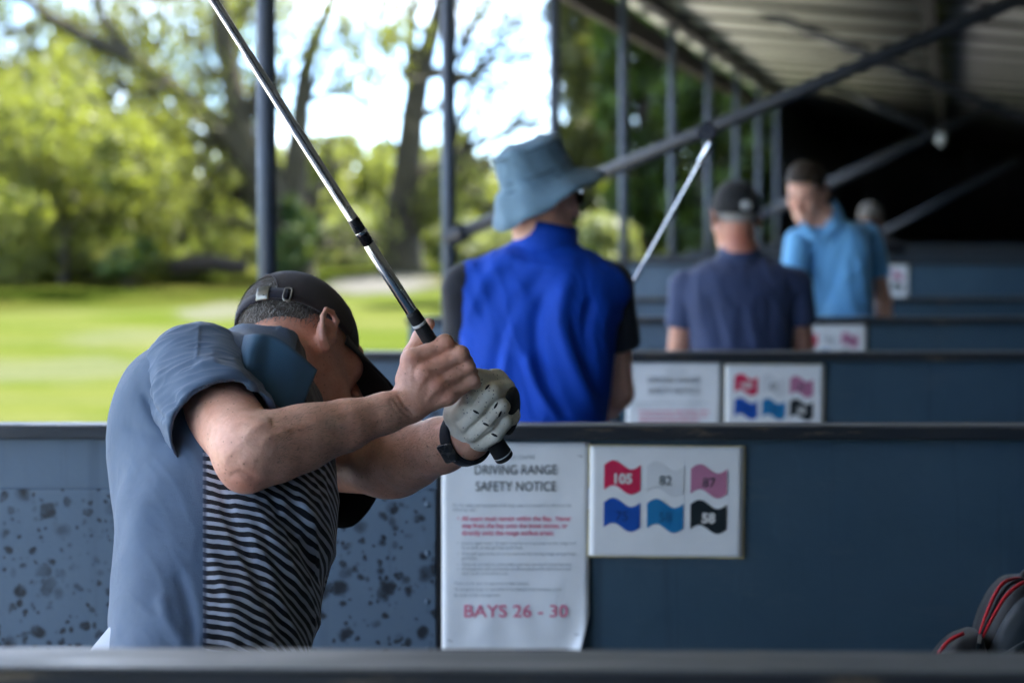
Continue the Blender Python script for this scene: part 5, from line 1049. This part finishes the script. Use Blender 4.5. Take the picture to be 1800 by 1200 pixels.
def safety_notice(pos, label, W_=.286, Hh=.408):
    r = tag(empty('safety_notice', pos), label, 'poster', 'driving range safety notices'); sh = sheet_obj(r, W_, Hh, M_paper, 'laminated_sheet', True); y = -.0032
    text(r, 'GOLF CENTRE', W_ * .42, -.032, .0105, M_soft, y, width=.060)
    text(r, 'DRIVING RANGE', W_ * .500, -.0615, .0265, M_ink, y, 'CENTER', width=.158); text(r, 'SAFETY NOTICE', W_ * .502, -.0935, .0265, M_ink, y, 'CENTER', width=.155)
    for i, (s, w2) in enumerate((('For the safety and enjoyment of all range users it is essential to adhere to the', .228), ('following rules:', .045))): text(r, s, .022, -.124 - .0085 * i, .0085, M_soft, y, width=w2)
    text(r, '\u2022', .030, -.151, .014, M_pinkink, y)
    for i, (s, w2) in enumerate((('All users must remain within the Bay.  Never', .212), ('step from the bay onto the loose stones, or', .204), ('directly onto the range surface areas.', .178))): text(r, s, .039, -.151 - .0138 * i, .0125, M_pinkink, y, bold=.0003, width=w2)
    for i, (s, w2, bl) in enumerate((('Juniors aged under 16 years must be accompanied on the range and', .220, 1), ('by an adult on the golf club at all times.', .118, 0), ('Only golf type shoes are to be worn on the driving range and golf bays.', .222, 1), ('golf balls.', .030, 0), ('Please hit one ball at a time within your bay and stand behind the line.', .212, 1), ('All equipment, balls and baskets are the property of the Golf Centre and', .210, 1), ('must not be removed from site.', .090, 0))):
        text(r, s, .039, -.197 - .0088 * i - .003 * (i > 1) - .003 * (i > 3), .0080, M_soft, y, width=w2)
        if bl: text(r, '\u2022', .030, -.197 - .0088 * i - .003 * (i > 1) - .003 * (i > 3), .008, M_soft, y)
    for i, (s, w2) in enumerate((('Thank you for your co-operation in these matters.', .145), ('The management accept no responsibility for loss, damage or injury, howsoever caused.', .208), ('By order of the management', .088))): text(r, s, .024, -.275 - .0115 * i, .0075, M_soft, y, width=w2)
    text(r, 'BAYS 26 - 30', W_ * .500, -.338, .034, M_pinkink, y, 'CENTER', width=.200, bold=.0003)
    for (x, z, a) in ((.268, -.026, .2), (.020, -.024, -.3), (.262, -.372, .1), (.016, -.384, .4)): st = MB().box((-.005, -.0004, -.0006), (.005, .0004, .0006)).build('staple', M_screw, r); st.location = (x, y - .0004, z); st.rotation_euler = (0, a, 0)
    return r
def on_div(i, px, py):      # point on the camera side of divider i
    Yd = DIVY[i]
    for _ in range(4):
        p = P(px, py, Yd); rz = DIV[i].rotation_euler.z; Yd = DIV[i].location.y + (p[0] - DIV[i].location.x) * math.tan(rz) - .0205
    return P(px, py, Yd)
safety_notice(on_div(1, 776, 777), 'white safety notice with BAYS 26 - 30 below the gloved hand'); flag_sign(on_div(1, 1037, 783), math.radians(.55), 'sharp card of six numbered flags beside the BAYS 26 - 30 notice')
safety_notice(on_div(2, 1101, 637), 'blurred safety notice by the right arm of the man in blue vest'); flag_sign(on_div(2, 1275, 640), math.radians(.4), 'blurred card of six coloured flags on the second divider')
flag_sign(on_div(3, 1395, 569), 0, 'flag card with one pink flag showing right of the man in navy polo'); flag_sign(on_div(5, 1513, 466), 0, 'half hidden flag card right of the man in light blue polo')
for r in (o for o in COL.objects if o.get('category') in ('sign', 'poster')): r.location.y -= .003
# staples and the clip that hold the notice
# ------------------------------------------------------------------ backpack on a bench in the first bay
M_pack = cloth('black_nylon', (.0055, .0065, .009), .55, .2, 500); M_packg = cloth('grey_nylon', (.014, .024, .030), .5, .2, 500); M_red = cloth('red_piping', (.50, .008, .018), .5, .1, 300); M_zip = plain('zip_metal', (.45, .46, .48), .3, .1, 40, metal=.9)
bpz = P(1720, 1230, 3.95); bench = tag(empty('bench', V3([bpz[0] + .12, 4.02, .02])), 'low dark bench carrying the backpack beside the divider', 'bench'); bz = bpz[2] - .02
for k in (-1, 1): MB().box((-.35, k * .09 - .08, bz - .05), (.35, k * .09 + .08, bz - .02)).build('seat_plank', M_dark, bench, bevel=.003)
for sx in (-.3, .3):
    for sy in (-.13, .13): MB().box((sx - .02, sy - .02, 0), (sx + .02, sy + .02, bz - .05)).build('leg', M_dark, bench)
pb = V3([bpz[0], 3.95, bz]); pack = tag(empty('backpack', pb), 'black backpack with red zip piping at the right edge', 'backpack')
def Pp(px, py, Y): return P(px, py, Y) - pb
def slab(name, outl, Y, th, m, bulge=.03, parent=pack):
    """pillow shaped panel from a picture outline"""
    o = spline(outl + [outl[0]], 6)[:-1]; n = len(o); c = o.mean(0); Vv = []
    rings = [(1, 0), (1.0, -.3), (.97, -.6), (.88, -.85), (.65, -1), (.3, -1.08), (.02, -1.1)]
    for k, d in rings + [(1.0, .3), (.95, .8), (.02, 1)]:
        for p in o: q = c + (p - c) * k; Vv.append(P(q[0], q[1], Y) * V3([1, 0, 1]) + V3([0, Y + d * bulge, 0]) - pb)
    F = []
    seq = [0, 1, 2, 3, 4, 5, 6]
    for a, b in list(zip(seq[:-1], seq[1:])) + [(7, 0), (8, 7), (9, 8)]:
        for i in range(n): F.append((a * n + i, a * n + (i + 1) % n, b * n + (i + 1) % n, b * n + i))
    mb = MB(); mb.add(Vv, F); return mb.build(name, m, parent, smooth=True)
slab('main_body', [(1722, 1232), (1716, 1130), (1738, 1060), (1768, 1022), (1800, 1014), (1850, 1018), (1885, 1060), (1895, 1140), (1890, 1232)], 3.99, .1, M_pack, .085)
slab('front_pocket', [(1735, 1232), (1730, 1170), (1750, 1105), (1785, 1052), (1830, 1040), (1868, 1080), (1875, 1150), (1870, 1232)], 3.93, .08, M_packg, .05)
slab('side_pocket', [(1630, 1232), (1640, 1165), (1662, 1130), (1692, 1112), (1724, 1116), (1730, 1232)], 3.94, .06, M_pack, .055)
def cord(name, pts, Y, r, m): return MB().tube(spline([Pp(a, b, Y + (c if len(q) else 0)) for a, b, c, *q in [(*p, 0) for p in pts]], 6), r, 8).build(name, m, pack, smooth=True)
cord('piping', [(1633, 1185, -.045), (1648, 1152, -.05), (1668, 1126, -.05), (1694, 1112, -.045)], 3.94, .0035, M_red)
cord('zip_piping', [(1722, 1116, -.06), (1733, 1082, -.075), (1746, 1050, -.075), (1764, 1024, -.06), (1786, 1016, -.03), (1805, 1020, -.02)], 3.97, .0032, M_red)
cord('zip_piping', [(1726, 1120, -.06), (1744, 1086, -.085), (1766, 1050, -.085), (1790, 1028, -.07), (1812, 1018, -.05)], 3.97, .0032, M_red)
cord('zip_track', [(1724, 1118, -.06), (1739, 1084, -.082), (1756, 1050, -.082), (1776, 1026, -.065), (1800, 1017, -.04)], 3.97, .0035, M_pack)
MB().bar(Pp(1723, 1114, 3.89), Pp(1721, 1130, 3.885), .006, .004, (0, -1, 0)).build('zip_slider', M_zip, pack); MB().bar(Pp(1720, 1131, 3.884), Pp(1716, 1152, 3.88), .0055, .002, (0, -1, 0)).build('zip_pull', M_packg, pack)
cord('strap', [(1760, 1160, -.07), (1790, 1140, -.08), (1830, 1120, -.06)], 3.93, .007, M_packg); cord('top_handle', [(1795, 1018, 0), (1805, 1004, 0), (1830, 1002, 0), (1842, 1016, 0)], 3.99, .006, M_pack)
